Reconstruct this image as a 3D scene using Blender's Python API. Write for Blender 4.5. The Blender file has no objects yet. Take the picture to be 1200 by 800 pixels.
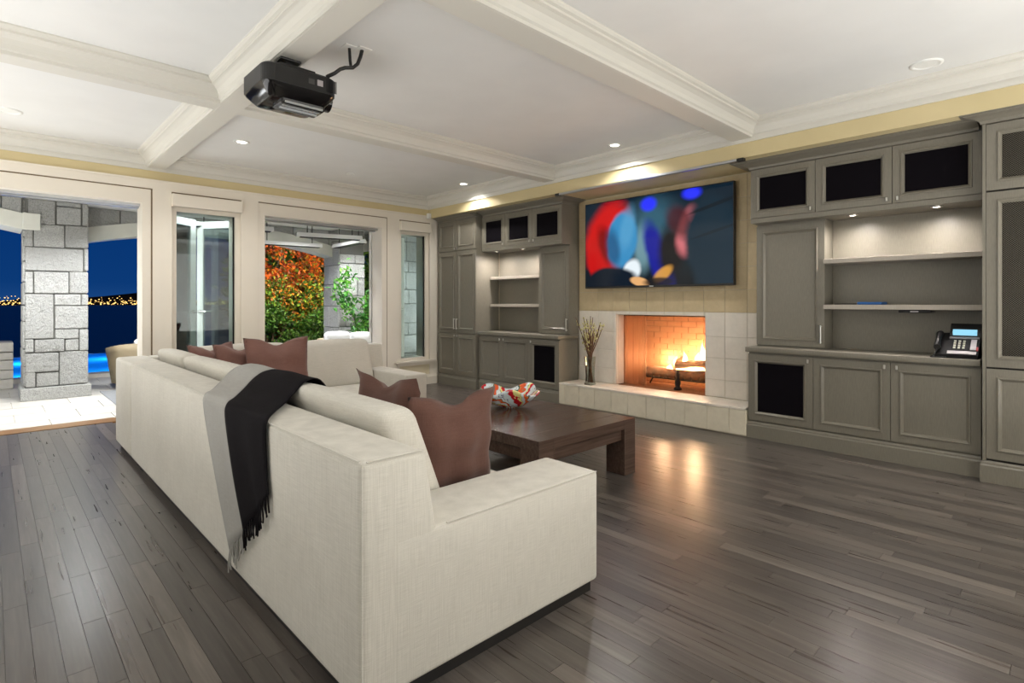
import bpy, bmesh, math, random
from mathutils import Vector, Matrix
R = random.Random(7)
C = bpy.context.scene.collection
SC = bpy.context.scene

# ------------------------------------------------------------------ camera
cam = bpy.data.objects.new('camera', bpy.data.cameras.new('camera'))
C.objects.link(cam)
cam.location = (0, 0, 1.4)
YAW = math.atan2(611, 641)                     # axis turned from +Y towards +X
cam.rotation_euler = (math.pi/2, 0, -YAW)
cam.data.sensor_width = 36
cam.data.lens = 641/1200*36
cam.data.shift_y = -45/1200
cam.data.clip_start = 0.02
cam.data.clip_end = 6000
SC.camera = cam

# ------------------------------------------------------------------ world, view, large lights
SC.view_settings.view_transform = 'Standard'
SC.view_settings.look = 'None'
SC.view_settings.exposure = 0.15
SC.view_settings.gamma = 1.0
SC.view_settings.use_curve_mapping = False
SC.cycles.max_bounces = 10
SC.cycles.diffuse_bounces = 6
SC.cycles.glossy_bounces = 4
SC.cycles.transparent_max_bounces = 12
SC.cycles.sample_clamp_indirect = 4.0
SC.cycles.caustics_reflective = False
SC.cycles.caustics_refractive = False

def lin(c):
    return tuple(((v/255)/12.92 if v/255 <= .04045 else ((v/255+.055)/1.055)**2.4) for v in c)

w = bpy.data.worlds.new('dusk_sky'); SC.world = w; w.use_nodes = True
nt = w.node_tree; bg = nt.nodes['Background']
tc = nt.nodes.new('ShaderNodeTexCoord'); sx = nt.nodes.new('ShaderNodeSeparateXYZ')
rp = nt.nodes.new('ShaderNodeValToRGB')
nt.links.new(tc.outputs['Generated'], sx.inputs[0]); nt.links.new(sx.outputs['Z'], rp.inputs[0])
e = rp.color_ramp.elements
e[0].position = 0.0; e[0].color = (*lin((24, 66, 122)), 1)
e[1].position = 0.6; e[1].color = (*lin((2, 18, 50)), 1)
m1 = e.new(0.03); m1.color = (*lin((10, 54, 112)), 1)
m2 = e.new(0.2); m2.color = (*lin((3, 44, 104)), 1)
nt.links.new(rp.outputs[0], bg.inputs[0]); bg.inputs[1].default_value = 1.0

def lamp(name, kind, loc, energy, color=(1, 1, 1), size=.1, rot=(0, 0, 0), **kw):
    d = bpy.data.lights.new(name, kind); d.energy = energy; d.color = color
    if kind == 'AREA':
        d.shape = 'RECTANGLE'; d.size = size; d.size_y = kw.get('size_y', size)
    else:
        d.shadow_soft_size = size
    if kind == 'SPOT':
        d.spot_size = kw.get('cone', 2.4); d.spot_blend = kw.get('blend', .8)
    o = bpy.data.objects.new(name, d); C.objects.link(o); o.location = loc; o.rotation_euler = rot
    return o
# added area fills, unseen behind and to the left of the camera
lamp('fill_behind_camera', 'AREA', (2.2, -3.0, 1.7), 32, (1, .98, .96), 5.0, (math.pi/2, 0, 0), size_y=2.4)
lamp('fill_left_of_camera', 'AREA', (-2.5, 3.0, 1.7), 16, (.97, .99, 1), 5.0, (math.pi/2, 0, -math.pi/2), size_y=2.4)
# added upward fills, out of view, that brighten the ceiling
lamp('ceiling_fill_left', 'AREA', (-1.5, 5.0, .4), 130, (1, .99, .97), 2.2, (math.pi, 0, 0), size_y=5.4)
lamp('ceiling_fill_behind', 'AREA', (3.0, -1.7, .4), 190, (1, .99, .97), 5.8, (math.pi, 0, 0), size_y=2.6)
lamp('terrace_fill', 'AREA', (-1.9, 9.7, .3), 90, (.95,.98,1), 1.6, (math.pi, 0, 0), size_y=2.0)  # added upward fills, out of view, for the terrace ceiling
lamp('terrace_fill', 'AREA', (7.6, 9.2, .3), 60, (.95,.98,1), 1.4, (math.pi, 0, 0), size_y=1.4)

# ------------------------------------------------------------------ helpers
class MB:
    def __init__(s): s.v = []; s.f = []; s.sm = []
    def add(s, vs, fs, smooth=False):
        b = len(s.v); s.v += [tuple(p) for p in vs]
        for f in fs: s.f.append([b+i for i in f]); s.sm.append(smooth)
        return s
    def box(s, x0, y0, z0, x1, y1, z1):
        v = [(x0,y0,z0),(x1,y0,z0),(x1,y1,z0),(x0,y1,z0),(x0,y0,z1),(x1,y0,z1),(x1,y1,z1),(x0,y1,z1)]
        return s.add(v, [(0,3,2,1),(4,5,6,7),(0,1,5,4),(1,2,6,5),(2,3,7,6),(3,0,4,7)])
    def bbox(s, x0, y0, z0, x1, y1, z1, r=.004, seg=1):
        return s.soft(x0, y0, z0, x1, y1, z1, r, seg, None)
    def soft(s, x0, y0, z0, x1, y1, z1, r, seg=3, fn=None, n=(1, 1, 1), bulge=0):
        """rounded box; fn maps points; n = inner subdivisions per axis"""
        def axis(a0, a1, k):
            L = [a0 + r*(1-math.cos(i/seg*math.pi/2)) for i in range(seg)] if r > 0 else []
            inner = [a0+r+(a1-a0-2*r)*i/k for i in range(k+1)]
            return L + inner + [a1 - (q-a0) for q in reversed(L)]
        ax = [axis(x0,x1,n[0]), axis(y0,y1,n[1]), axis(z0,z1,n[2])]
        idx = {}; vs = []; fs = []
        def V(p):
            key = (round(p[0],5), round(p[1],5), round(p[2],5))
            if key in idx: return idx[key]
            c = Vector((min(max(p[0],x0+r),x1-r), min(max(p[1],y0+r),y1-r), min(max(p[2],z0+r),z1-r)))
            d = Vector(p)-c; q = Vector(p)
            if d.length > 1e-7:
                # map onto sphere of radius r (cosine spaced rings -> normalise by max norm)
                q = c + d.normalized()*r if sum(abs(t) > 1e-6 for t in d) > 1 else c + d
            if bulge:
                u = [(q[i]-(a+b)/2)/((b-a)/2) for i,(a,b) in enumerate(((x0,x1),(y0,y1),(z0,z1)))]
                for i in range(3):
                    j,k = [t for t in range(3) if t != i]
                    q[i] += (bulge[i] if isinstance(bulge, tuple) else bulge)*u[i]*max(0,1-u[j]**2)*max(0,1-u[k]**2)
            if fn: q = Vector(fn(*q))
            idx[key] = len(vs); vs.append(q); return idx[key]
        for a in range(3):
            j,k = (a+1)%3, (a+2)%3
            for side in (0, -1):
                pa = ax[a][side]
                for i1 in range(len(ax[j])-1):
                    for i2 in range(len(ax[k])-1):
                        q = []
                        for (b1,b2) in ((i1,i2),(i1+1,i2),(i1+1,i2+1),(i1,i2+1)):
                            p = [0,0,0]; p[a] = pa; p[j] = ax[j][b1]; p[k] = ax[k][b2]; q.append(V(p))
                        if side == 0: q.reverse()
                        if len(set(q)) > 2: fs.append(q)
        return s.add(vs, fs, seg > 1)
    def prism(s, poly, axis, a0, a1):
        """poly of 2D points extruded along axis ('x': (y,z), 'y': (x,z), 'z': (x,y))"""
        def P(p, a): return {'x': (a,p[0],p[1]), 'y': (p[0],a,p[1]), 'z': (p[0],p[1],a)}[axis]
        n = len(poly)
        v = [P(p,a0) for p in poly]+[P(p,a1) for p in poly]
        f = [(i,(i+1)%n,n+(i+1)%n,n+i) for i in range(n)]
        f += [tuple(range(n))[::-1], tuple(range(n,2*n))]
        return s.add(v, f)
    def tube(s, pts, r, k=8, cap=True, smooth=True):
        pts = [Vector(p) for p in pts]; n = len(pts)
        rs = r if isinstance(r, (list, tuple)) else [r]*n
        up = Vector((0,0,1)); vs = []; fs = []
        prev = None
        for i,p in enumerate(pts):
            t = (pts[min(i+1,n-1)]-pts[max(i-1,0)])
            t = t.normalized() if t.length > 1e-9 else up
            a = prev if prev is not None else (Vector((1,0,0)) if abs(t.z) > .9 else up)
            x = (a - t*a.dot(t))
            x = x.normalized() if x.length > 1e-6 else t.orthogonal().normalized()
            prev = x; y = t.cross(x)
            for j in range(k):
                an = 2*math.pi*j/k; vs.append(p+(x*math.cos(an)+y*math.sin(an))*rs[i])
        for i in range(n-1):
            for j in range(k):
                fs.append((i*k+j, i*k+(j+1)%k, (i+1)*k+(j+1)%k, (i+1)*k+j))
        s.add(vs, fs, smooth)
        if cap: s.add([vs[j] for j in range(k)], [tuple(range(k))[::-1]]); s.add(vs[-k:], [tuple(range(k))])
        return s
    def lathe(s, prof, c=(0,0,0), k=24, smooth=True):
        vs = []; fs = []; n = len(prof)
        for (r,z) in prof:
            for j in range(k):
                an = 2*math.pi*j/k; vs.append((c[0]+r*math.cos(an), c[1]+r*math.sin(an), c[2]+z))
        for i in range(n-1):
            for j in range(k): fs.append((i*k+j, i*k+(j+1)%k, (i+1)*k+(j+1)%k, (i+1)*k+j))
        return s.add(vs, fs, smooth)
    def loops(s, loops, smooth=False, cap0=False, cap1=True):
        n = len(loops[0]); vs = [p for L in loops for p in L]; fs = []
        for i in range(len(loops)-1):
            for j in range(n): fs.append((i*n+j, i*n+(j+1)%n, (i+1)*n+(j+1)%n, (i+1)*n+j))
        if cap0: fs.append(tuple(range(n))[::-1])
        if cap1: fs.append(tuple(range((len(loops)-1)*n, len(loops)*n)))
        return s.add(vs, fs, smooth)
    def sweep(s, prof, path, closed=False, side=1, smooth=False):
        """prof: (offset, z); path: xy points; offset goes to the right of travel when side=1"""
        n = len(path); m = len(prof); cols = []
        for i in range(n):
            p = Vector(path[i])
            a = Vector(path[i-1]) if (closed or i > 0) else None
            b = Vector(path[(i+1)%n]) if (closed or i < n-1) else None
            ns = []
            if a is not None: d = (p-a).normalized(); ns.append(Vector((d.y,-d.x))*side)
            if b is not None: d = (b-p).normalized(); ns.append(Vector((d.y,-d.x))*side)
            if len(ns) == 2:
                h = (ns[0]+ns[1]); nn = h/(h.dot(ns[0]))
            else: nn = ns[0]
            cols.append([(p.x+nn.x*o, p.y+nn.y*o, z) for (o,z) in prof])
        vs = [q for c in cols for q in c]; fs = []
        for i in range(n if closed else n-1):
            i2 = (i+1)%n
            for j in range(m-1): fs.append((i*m+j, i2*m+j, i2*m+j+1, i*m+j+1))
        if not closed:
            fs.append(tuple(range(m))); fs.append(tuple(range((n-1)*m, n*m))[::-1])
        return s.add(vs, fs, smooth)
    def build(s, name, mat, parent=None, kind=None, loc=None, label=None, normals=True):
        off = Vector((0,0,0))
        if parent is not None:
            q = parent
            while q is not None: off += q.location; q = q.parent
        elif loc is not None: off = Vector(loc)
        me = bpy.data.meshes.new(name)
        me.from_pydata([tuple(Vector(p)-off) for p in s.v], [], s.f)
        me.polygons.foreach_set('use_smooth', s.sm)
        if normals:
            bm = bmesh.new(); bm.from_mesh(me)
            bmesh.ops.recalc_face_normals(bm, faces=bm.faces); bm.to_mesh(me); bm.free()
        if mat: me.materials.append(mat)
        me.update()
        o = bpy.data.objects.new(name, me); C.objects.link(o)
        if parent is not None: o.parent = parent
        elif loc is not None: o.location = loc
        if kind: o['kind'] = kind
        if label: o['label'] = label
        return o

def tag(o, label, cat, group=None, kind=None):
    if label: o['label'] = label
    if cat: o['category'] = cat
    if group: o['group'] = group
    if kind: o['kind'] = kind
    return o
def root(name, label, cat, loc, group=None):
    o = bpy.data.objects.new(name, None); C.objects.link(o); o.location = loc
    o.empty_display_size = .1
    return tag(o, label, cat, group)
def struct(o): o['kind'] = 'structure'; return o
def copy_tree(o, parent=None):
    c = o.copy(); C.objects.link(c)
    if parent is not None: c.parent = parent
    for ch in list(o.children): copy_tree(ch, c)
    return c

# ------------------------------------------------------------------ materials
def mat(name, col, rough=.5, metal=0, spec=.5, **kw):
    m = bpy.data.materials.new(name); m.use_nodes = True
    b = m.node_tree.nodes['Principled BSDF']
    b.inputs['Base Color'].default_value = (*lin(col), 1)
    b.inputs['Roughness'].default_value = rough
    b.inputs['Metallic'].default_value = metal
    b.inputs['Specular IOR Level'].default_value = spec
    for k,v in kw.items(): b.inputs[k.replace('_',' ')].default_value = v
    return m
def N(m, t, **kw):
    n = m.node_tree.nodes.new(t)
    for k,v in kw.items(): setattr(n, k, v)
    return n
def Lk(m, a, b): m.node_tree.links.new(a, b)
def P(m): return m.node_tree.nodes['Principled BSDF']
def ramp(m, fac, stops):
    r = N(m, 'ShaderNodeValToRGB'); Lk(m, fac, r.inputs[0])
    el = r.color_ramp.elements
    while len(el) < len(stops): el.new(.5)
    for i,(p,c) in enumerate(stops): el[i].position = p; el[i].color = (*lin(c), 1)
    return r.outputs[0]
def coords(m, scale=(1,1,1), kind='pos'):
    if kind == 'pos': src = N(m, 'ShaderNodeNewGeometry').outputs['Position']
    else: src = N(m, 'ShaderNodeTexCoord').outputs[kind]
    mp = N(m, 'ShaderNodeMapping'); mp.inputs['Scale'].default_value = scale
    Lk(m, src, mp.inputs[0]); return mp.outputs[0]
def noise(m, vec, scale=5, detail=3, rough=.5, w=None):
    n = N(m, 'ShaderNodeTexNoise'); n.inputs['Scale'].default_value = scale
    n.inputs['Detail'].default_value = detail; n.inputs['Roughness'].default_value = rough
    if w is not None: n.noise_dimensions = '4D'; Lk(m, w, n.inputs['W'])
    if vec is not None: Lk(m, vec, n.inputs['Vector'])
    return n.outputs[0]
def math_(m, op, a, b=None):
    n = N(m, 'ShaderNodeMath', operation=op)
    for i,x in enumerate((a,b)):
        if x is None: continue
        if isinstance(x, (int,float)): n.inputs[i].default_value = x
        else: Lk(m, x, n.inputs[i])
    return n.outputs[0]
def mixc(m, fac, a, b, blend='MIX'):
    n = N(m, 'ShaderNodeMix', data_type='RGBA', blend_type=blend)
    if isinstance(fac,(int,float)): n.inputs['Factor'].default_value = fac
    else: Lk(m, fac, n.inputs['Factor'])
    for k,x in (('A',a),('B',b)):
        s = [i for i in n.inputs if i.name == k and i.type == 'RGBA'][0]
        if isinstance(x, tuple): s.default_value = (*lin(x),1)
        else: Lk(m, x, s)
    return [o for o in n.outputs if o.type == 'RGBA'][0]
def bump(m, h, strength=.3, dist=.01):
    b = N(m, 'ShaderNodeBump'); b.inputs['Strength'].default_value = strength; b.inputs['Distance'].default_value = dist
    Lk(m, h, b.inputs['Height']); Lk(m, b.outputs[0], P(m).inputs['Normal'])
def rnd(m):
    a = N(m, 'ShaderNodeObjectInfo').outputs['Random']; g = N(m, 'ShaderNodeNewGeometry').outputs['Random Per Island']
    return math_(m, 'FRACT', math_(m, 'ADD', a, g))

def painted(name, col, var=6, rough=.55):
    m = mat(name, col, rough)
    n = noise(m, coords(m), 3, 4)
    c = ramp(m, n, [(.3, tuple(max(0,v-var) for v in col)), (.7, tuple(min(255,v+var//2) for v in col))])
    Lk(m, c, P(m).inputs['Base Color']); return m
M_ceil = painted('ceiling_paint', (230,230,228), 3, .6)
M_trim = painted('cream_trim_paint', (232,224,210), 3, .4)
M_yellow = painted('yellow_wall_paint', (208,192,148), 5, .6)
M_white = painted('white_paint', (232,231,226), 3, .4)
M_beige = painted('beige_wall_paint', (222,210,180), 4, .6)
def cab_paint(name, col):
    m = mat(name, col, .38)
    n = noise(m, coords(m, (26,26,2.2)), 8, 4, .6)
    c = ramp(m, n, [(.3, tuple(v-7 for v in col)), (.7, tuple(v+5 for v in col))])
    Lk(m, c, P(m).inputs['Base Color']); return m
M_cab = cab_paint('grey_cabinet_paint', (121,116,104))
M_shelf = cab_paint('lit_shelf_paint', (172,164,152))  # lightened cabinet grey, painting in the downlight that shelves catch
M_cabdark = mat('painted_cabinet_shade', (40,38,34), .7)  # unlit shade behind the wire grilles, put into the carcass colour
M_mesh = mat('speaker_cloth', (14,11,16), .95, spec=.1)
n_ = noise(M_mesh, coords(M_mesh, (1,400,400)), 3, 1); bump(M_mesh, n_, .2, .002)
M_chrome = mat('brushed_nickel', (205,203,196), .28, 1)
M_black = mat('black_plastic', (22,21,21), .38)
M_blackgloss = mat('gloss_black_plastic', (16,15,16), .12)
M_steel = mat('brushed_steel', (190,192,194), .3, 1)
M_iron = mat('black_iron', (26,22,20), .55, .6)

# wooden floor
M_floor = mat('dark_stained_oak', (70,62,57), .3, spec=.5)
r_ = rnd(M_floor); w_ = math_(M_floor, 'MULTIPLY', r_, 40.0)
g1 = noise(M_floor, coords(M_floor, (14,.8,8)), 5, 3, .5, w_)
g2 = noise(M_floor, coords(M_floor, (1.5,4,1)), 2.2, 4, .6)
g3 = noise(M_floor, coords(M_floor, (7,.35,5)), 5, 2, .5, w_)
c1 = ramp(M_floor, r_, [(0,(82,77,74)),(.35,(95,90,86)),(.6,(106,100,95)),(.8,(88,83,79)),(1,(120,113,107))])
c2 = ramp(M_floor, g1, [(.3,(204,200,196)),(.5,(226,223,220)),(.7,(255,252,248))])
c3 = ramp(M_floor, g3, [(.3,(196,190,186)),(.7,(255,255,255))])
cc = mixc(M_floor, .75, c1, c2, 'MULTIPLY'); cc = mixc(M_floor, .8, cc, c3, 'MULTIPLY')
Lk(M_floor, cc, P(M_floor).inputs['Base Color'])
rr = N(M_floor, 'ShaderNodeMapRange'); Lk(M_floor, g3, rr.inputs[0]); rr.inputs[3].default_value = .24; rr.inputs[4].default_value = .34
Lk(M_floor, rr.outputs[0], P(M_floor).inputs['Roughness'])

def fabric(name, col, var=14, weave=1.0, rough=.9):
    m = mat(name, col, rough, spec=.2)
    P(m).inputs['Sheen Weight'].default_value = .15
    a = noise(m, coords(m, (14,14,520)), 1, 2); b = noise(m, coords(m, (420,420,9)), 1, 2)
    s = math_(m, 'ADD', a, b); big = noise(m, coords(m), 2.5, 3)
    f = math_(m, 'MULTIPLY', s, .5)
    lo = tuple(max(0,v-var) for v in col); hi = tuple(min(255,v+var) for v in col)
    c = ramp(m, f, [(.36, lo), (.64, hi)])
    c = mixc(m, .25, c, ramp(m, big, [(.3, lo), (.7, hi)]))
    Lk(m, c, P(m).inputs['Base Color']); bump(m, f, .35*weave, .003)
    return m
M_linen = fabric('oatmeal_linen', (198,194,184), 13)
M_pillow = fabric('mauve_brown_linen', (94,66,57), 7)
M_pillowfar = fabric('dusty_mauve_linen', (124,90,82), 8)
def no_sheen(m): P(m).inputs['Sheen Weight'].default_value = 0; P(m).inputs['Specular IOR Level'].default_value = .05; return m
M_throwlight = fabric('light_grey_wool', (150,148,143), 8)
M_throwdark = no_sheen(fabric('charcoal_wool', (27,25,27), 5))
M_cushwhite = fabric('white_outdoor_canvas', (226,226,224), 6)

M_table = mat('dark_walnut', (62,42,34), .22)
tg = noise(M_table, coords(M_table, (.5,16,10)), 4, 4, .55)
tw = noise(M_table, coords(M_table, (.3,30,12)), 9, 3, .6)
tcx = mixc(M_table, .5, ramp(M_table, tg, [(.3,(58,42,35)),(.5,(78,60,51)),(.72,(100,80,70))]), ramp(M_table, tw, [(.3,(58,43,36)),(.7,(94,75,65))]))
Lk(M_table, tcx, P(M_table).inputs['Base Color'])
trr = N(M_table, 'ShaderNodeMapRange'); Lk(M_table, tw, trr.inputs[0]); trr.inputs[3].default_value = .22; trr.inputs[4].default_value = .26
Lk(M_table, trr.outputs[0], P(M_table).inputs['Roughness'])

def tile_mat(name, col, var=12):
    m = mat(name, col, .45)
    big = noise(m, coords(m), 9, 6, .65); fine = noise(m, coords(m), 60, 3, .6)
    c = ramp(m, big, [(.3, tuple(v-var for v in col)), (.65, tuple(min(255,v+var//2) for v in col))])
    c = mixc(m, .35, c, ramp(m, rnd(m), [(0, tuple(v-8 for v in col)), (1, tuple(min(255,v+6) for v in col))]))
    pit = N(m, 'ShaderNodeTexVoronoi'); pit.inputs['Scale'].default_value = 26; Lk(m, coords(m), pit.inputs[0])
    Lk(m, c, P(m).inputs['Base Color']); bump(m, math_(m, 'ADD', fine, math_(m,'MULTIPLY',pit.outputs[0],.4)), .25, .004)
    return m
M_tilelow = tile_mat('brightened_travertine', (226,219,207), 10)  # brightening around the fire put into the lower tile colour
M_tileup = tile_mat('tan_travertine', (196,178,142), 13)
M_hearth = tile_mat('cream_travertine', (220,211,190), 12)
M_grout = mat('grout', (196,186,164), .8)
M_groutlow = mat('brightened_grout', (206,198,184), .8)

def granite(name, col, var=26):
    m = mat(name, col, .8)
    sp = noise(m, coords(m), 95, 3, .8); big = noise(m, coords(m), 7, 6, .7)
    c = ramp(m, sp, [(.36, tuple(v-var*2 for v in col)), (.5, col), (.66, tuple(min(255,v+var) for v in col))])
    c = mixc(m, .45, c, ramp(m, rnd(m), [(0, tuple(v-24 for v in col)), (1, tuple(min(255,v+18) for v in col))]))
    Lk(m, c, P(m).inputs['Base Color']); bump(m, math_(m,'ADD',big,math_(m,'MULTIPLY',sp,.18)), 1.0, .08)
    return m
M_stone = granite('grey_granite', (172,172,168))
M_mortar = mat('dark_mortar', (112,112,108), .9)
M_precast = painted('precast_concrete', (206,206,196), 8, .7)
M_flag = tile_mat('pale_limestone_paving', (192,188,180), 14)

def glass(name, refl=.12, tint=(235,245,244)):
    m = bpy.data.materials.new(name); m.use_nodes = True
    nt = m.node_tree; nt.nodes.remove(nt.nodes['Principled BSDF']); out = nt.nodes['Material Output']
    t = nt.nodes.new('ShaderNodeBsdfTransparent'); t.inputs[0].default_value = (*lin(tint), 1)
    g = nt.nodes.new('ShaderNodeBsdfGlossy'); g.inputs['Roughness'].default_value = .01
    fr = nt.nodes.new('ShaderNodeFresnel'); fr.inputs[0].default_value = 1.45
    mp = nt.nodes.new('ShaderNodeMath'); mp.operation = 'ADD'; mp.inputs[1].default_value = refl; nt.links.new(fr.outputs[0], mp.inputs[0])
    mx = nt.nodes.new('ShaderNodeMixShader'); nt.links.new(mp.outputs[0], mx.inputs[0])
    nt.links.new(t.outputs[0], mx.inputs[1]); nt.links.new(g.outputs[0], mx.inputs[2]); nt.links.new(mx.outputs[0], out.inputs[0])
    return m
M_glass = glass('window_glass', .03)
M_leafglass = glass('door_leaf_glass', .08, (196,214,216))
M_vase = glass('clear_vase_glass', .06, (225,232,228))

def emit(name, col, strength):
    m = bpy.data.materials.new(name); m.use_nodes = True
    b = P(m); b.inputs['Base Color'].default_value = (0,0,0,1)
    b.inputs['Emission Color'].default_value = (*lin(col),1); b.inputs['Emission Strength'].default_value = strength
    return m
M_bulb = emit('lamp_lens', (255,248,236), 14)
M_puck = emit('halogen_lens', (255,240,224), 12)
M_lcd = emit('phone_display', (150,215,245), 1.0)
M_downtrim = mat('white_lamp_trim', (236,236,232), .4)
M_led = emit('green_led', (40,255,120), 2.0)

# ================================================================== SETTING
ZC = 3.22; ZB = 3.05; XS = 5.52; YB = 7.9; XL = -2.7; YF = -3.2; XR = 6.2
# ---- floor: base slab with single planks on it
floor = struct(MB().box(XL, YF, -.2, XR+.9, YB, -.012).build('floor', M_floor))
HY, FPX = 355., 641.
ax = (math.sin(YAW), math.cos(YAW)); rx = (ax[1], -ax[0])
def pj(x, y, z):
    d = x*ax[0]+y*ax[1]; l = x*rx[0]+y*rx[1]
    return (600+FPX*l/d, HY-FPX*(z-1.4)/d, d) if d > .05 else None
PW = .083; planks = []
x = -1.62
while x < 5.72:
    y = -1.2 - R.random()*1.1
    while y < YB:
        L = R.choice((.55,.75,.95,1.2,1.5))
        y0, y1 = max(y, -1.2), min(y+L, YB)
        if y1-y0 > .12: planks.append((x, y0, y1))
        y += L
    x += PW
def plank_score(p):
    q = pj(p[0]+PW/2, (p[1]+p[2])/2, 0)
    if q is None or q[2] < .6: return 0
    if not (-60 < q[0] < 1260 and q[1] < 860): return 0
    cx, cy = p[0]+PW/2, (p[1]+p[2])/2
    if .95 < cx < 2.1 and 1.7 < cy < 6.45: return 0
    if .95 < cx < 3.7 and 5.3 < cy: return 0
    if 1.3 < cx < 2.7 and 1.9 < cy: return 0
    return (p[2]-p[1])/q[2]**2
order = sorted(range(len(planks)), key=lambda i: -plank_score(planks[i]))
single = set(i for i in order[:296] if plank_score(planks[i]) > 0)
cache = {}; rest = MB()
for i,(x,y0,y1) in enumerate(planks):
    if i in single:
        L = round(y1-y0, 2)
        if L not in cache:
            cache[L] = MB().box(.0008, .0008, -.012, PW-.0008, L-.0008, 0).build('plank', M_floor)
            o = cache[L]
        else:
            o = cache[L].copy(); C.objects.link(o)
        o.location = (x, y0, 0); o.parent = floor
    else:
        rest.box(x+.0008, y0+.0008, -.012, x+PW-.0008, y1-.0008, 0)
rest.build('planks_beyond', M_floor, floor, kind='stuff')

# ---- ceiling, beams and the crown in every coffer
struct(MB().box(XL-.2, YF-.2, ZC, XR+.9, YB+.3, ZC+.15).build('ceiling', M_ceil))
BX = [(1.39, 1.55)]; BY = [(-.36,-.18), (2.31, 2.49), (4.96, 5.12)]
tn = [0]
def trim(mb, m=None):
    tn[0] += 1
    return struct(mb.build('trim_%d' % tn[0], m or M_trim))
M_beam = painted('beam_paint', (214,211,202), 1, .5)
trim(MB().box(1.39, YF, ZB, 1.55, YB, ZC), M_beam)
for (a,b) in BY:
    trim(MB().box(XL, a, ZB+.001, 1.39, b, ZC), M_beam)
    trim(MB().box(1.55, a, ZB+.001, XS, b, ZC), M_beam)
CR = [(0,ZC-.168),(.014,ZC-.168),(.014,ZC-.145),(.028,ZC-.135),(.034,ZC-.105),(.052,ZC-.074),(.08,ZC-.056),(.1,ZC-.05),(.1,ZC-.034),(.118,ZC-.026),(.13,ZC-.012),(.13,ZC)]
ys = [YF] + [t for b in BY for t in b] + [YB]
xs = [XL, 1.39, 1.55, XS]
for i in range(0, len(ys), 2):
    for j in range(0, len(xs), 2):
        x0,x1,y0,y1 = xs[j], xs[j+1], ys[i], ys[i+1]
        trim(MB().sweep(CR, [(x0,y0),(x0,y1),(x1,y1),(x1,y0)], True, 1), M_beam)
# flat fillet under the crown on the two far walls
trim(MB().box(XL, YB-.022, 3.02, XS, YB, 3.056).box(XS-.022, YF, 3.02, XS, YB-.022, 3.056), M_beam)

# ---- walls
struct(MB().box(XL-.2, YF, -.2, XL, YB+.3, ZC).build('wall_left', M_white))
struct(MB().box(XL-.2, YF-.2, -.2, XR+.9, YF, ZC).build('wall_front', M_white))
wr = struct(MB().box(XR, YF, -.2, XR+.9, 3.13, ZC).box(XR, 4.41, -.2, XR+.9, YB+.3, ZC)
       .box(XR, 3.13, -.2, XR+.9, 4.41, .28).box(XR, 3.13, 1.245, XR+.9, 4.41, ZC).box(XR+.62, 3.13, .28, XR+.9, 4.41, 1.245).build('wall_right', M_beige))
# soffit above cabinets and fireplace
trim(MB().box(XS, YF, 2.872, XR, YB, ZC), M_yellow)
# back wall: piers, header, spandrels below the two fixed windows
D1 = (-.95, 1.33); W1 = (1.64, 2.45); D2 = (2.765, 4.60); W2 = (4.93, 5.53)
HD = 2.62
wb = MB()
def wb_box(x0,z0,x1,z1): wb.box(x0, YB, z0, x1, YB+.3, z1)
q_ = .03
wb_box(XL, -.2, D1[0]-q_, ZC); wb_box(D1[0]-q_, HD+q_, D1[1]+q_, ZC); wb_box(D1[1]+q_, -.2, W1[0]-q_, ZC)
wb_box(W1[0]-q_, HD+q_, W1[1]+q_, ZC); wb_box(W1[0]-q_, -.2, W1[1]+q_, .40); wb_box(W1[1]+q_, -.2, D2[0]-q_, ZC)
wb_box(D2[0]-q_, HD+q_, D2[1]+q_, ZC); wb_box(D2[1]+q_, -.2, W2[0]-q_, ZC); wb_box(W2[0]-q_, HD+q_, W2[1]+q_, ZC)
wb_box(W2[0]-q_, -.2, W2[1]+q_, .40); wb_box(W2[1]+q_, -.2, XR, ZC)
wb_box(D1[0]-q_, -.2, D1[1]+q_, -.031); wb_box(D2[0]-q_, -.2, D2[1]+q_, -.031)
struct(wb.build('wall_back', M_trim))
trim(MB().box(XL, YB-.006, 2.912, XS, YB, 3.02), M_yellow)
# cream boarding on the back wall
tb = MB()
T1 = .02
for (x0,x1) in ((XL, D1[0]-.1), (1.435, W1[0]), (W1[1], 2.675), (4.695, W2[0]), (W2[1], 5.685)):
    tb.box(x0, YB-T1, 0, x1, YB, 2.80)
tb.box(XL, YB-T1, 2.80, 5.685, YB, 2.912)
tb.box(XL, YB-.034, 2.892, 5.685, YB-T1, 2.912)
for w0 in (W1, W2): tb.box(w0[0], YB-T1, HD+.15, w0[1], YB, 2.80)
trim(tb)
M_grooveshade = mat('brown_shadow_groove', (120,100,76), .8)  # brown strips paint in the shade of casing grooves and blind slots
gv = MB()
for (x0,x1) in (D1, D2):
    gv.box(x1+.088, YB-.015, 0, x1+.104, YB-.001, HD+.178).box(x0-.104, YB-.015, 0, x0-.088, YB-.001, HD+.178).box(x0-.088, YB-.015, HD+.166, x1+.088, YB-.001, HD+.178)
trim(gv, M_grooveshade)
# baseboard and wall under the right window
trim(MB().box(W1[0], YB-.008, 0, W1[1], YB, .42).box(W2[0], YB-.008, 0, W2[1], YB, .42), M_beige)
bb = MB()
BP = [(0,0),(.034,0),(.034,.13),(.026,.15),(.022,.165),(.02,.17),(0,.17)]
bb.sweep(BP, [(4.70, YB-T1), (5.66, YB-T1)], False, 1)
bb.sweep(BP, [(1.44, YB-T1), (2.67, YB-T1)], False, 1)
o = struct(bb.build('baseboard_back', M_trim))

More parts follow.
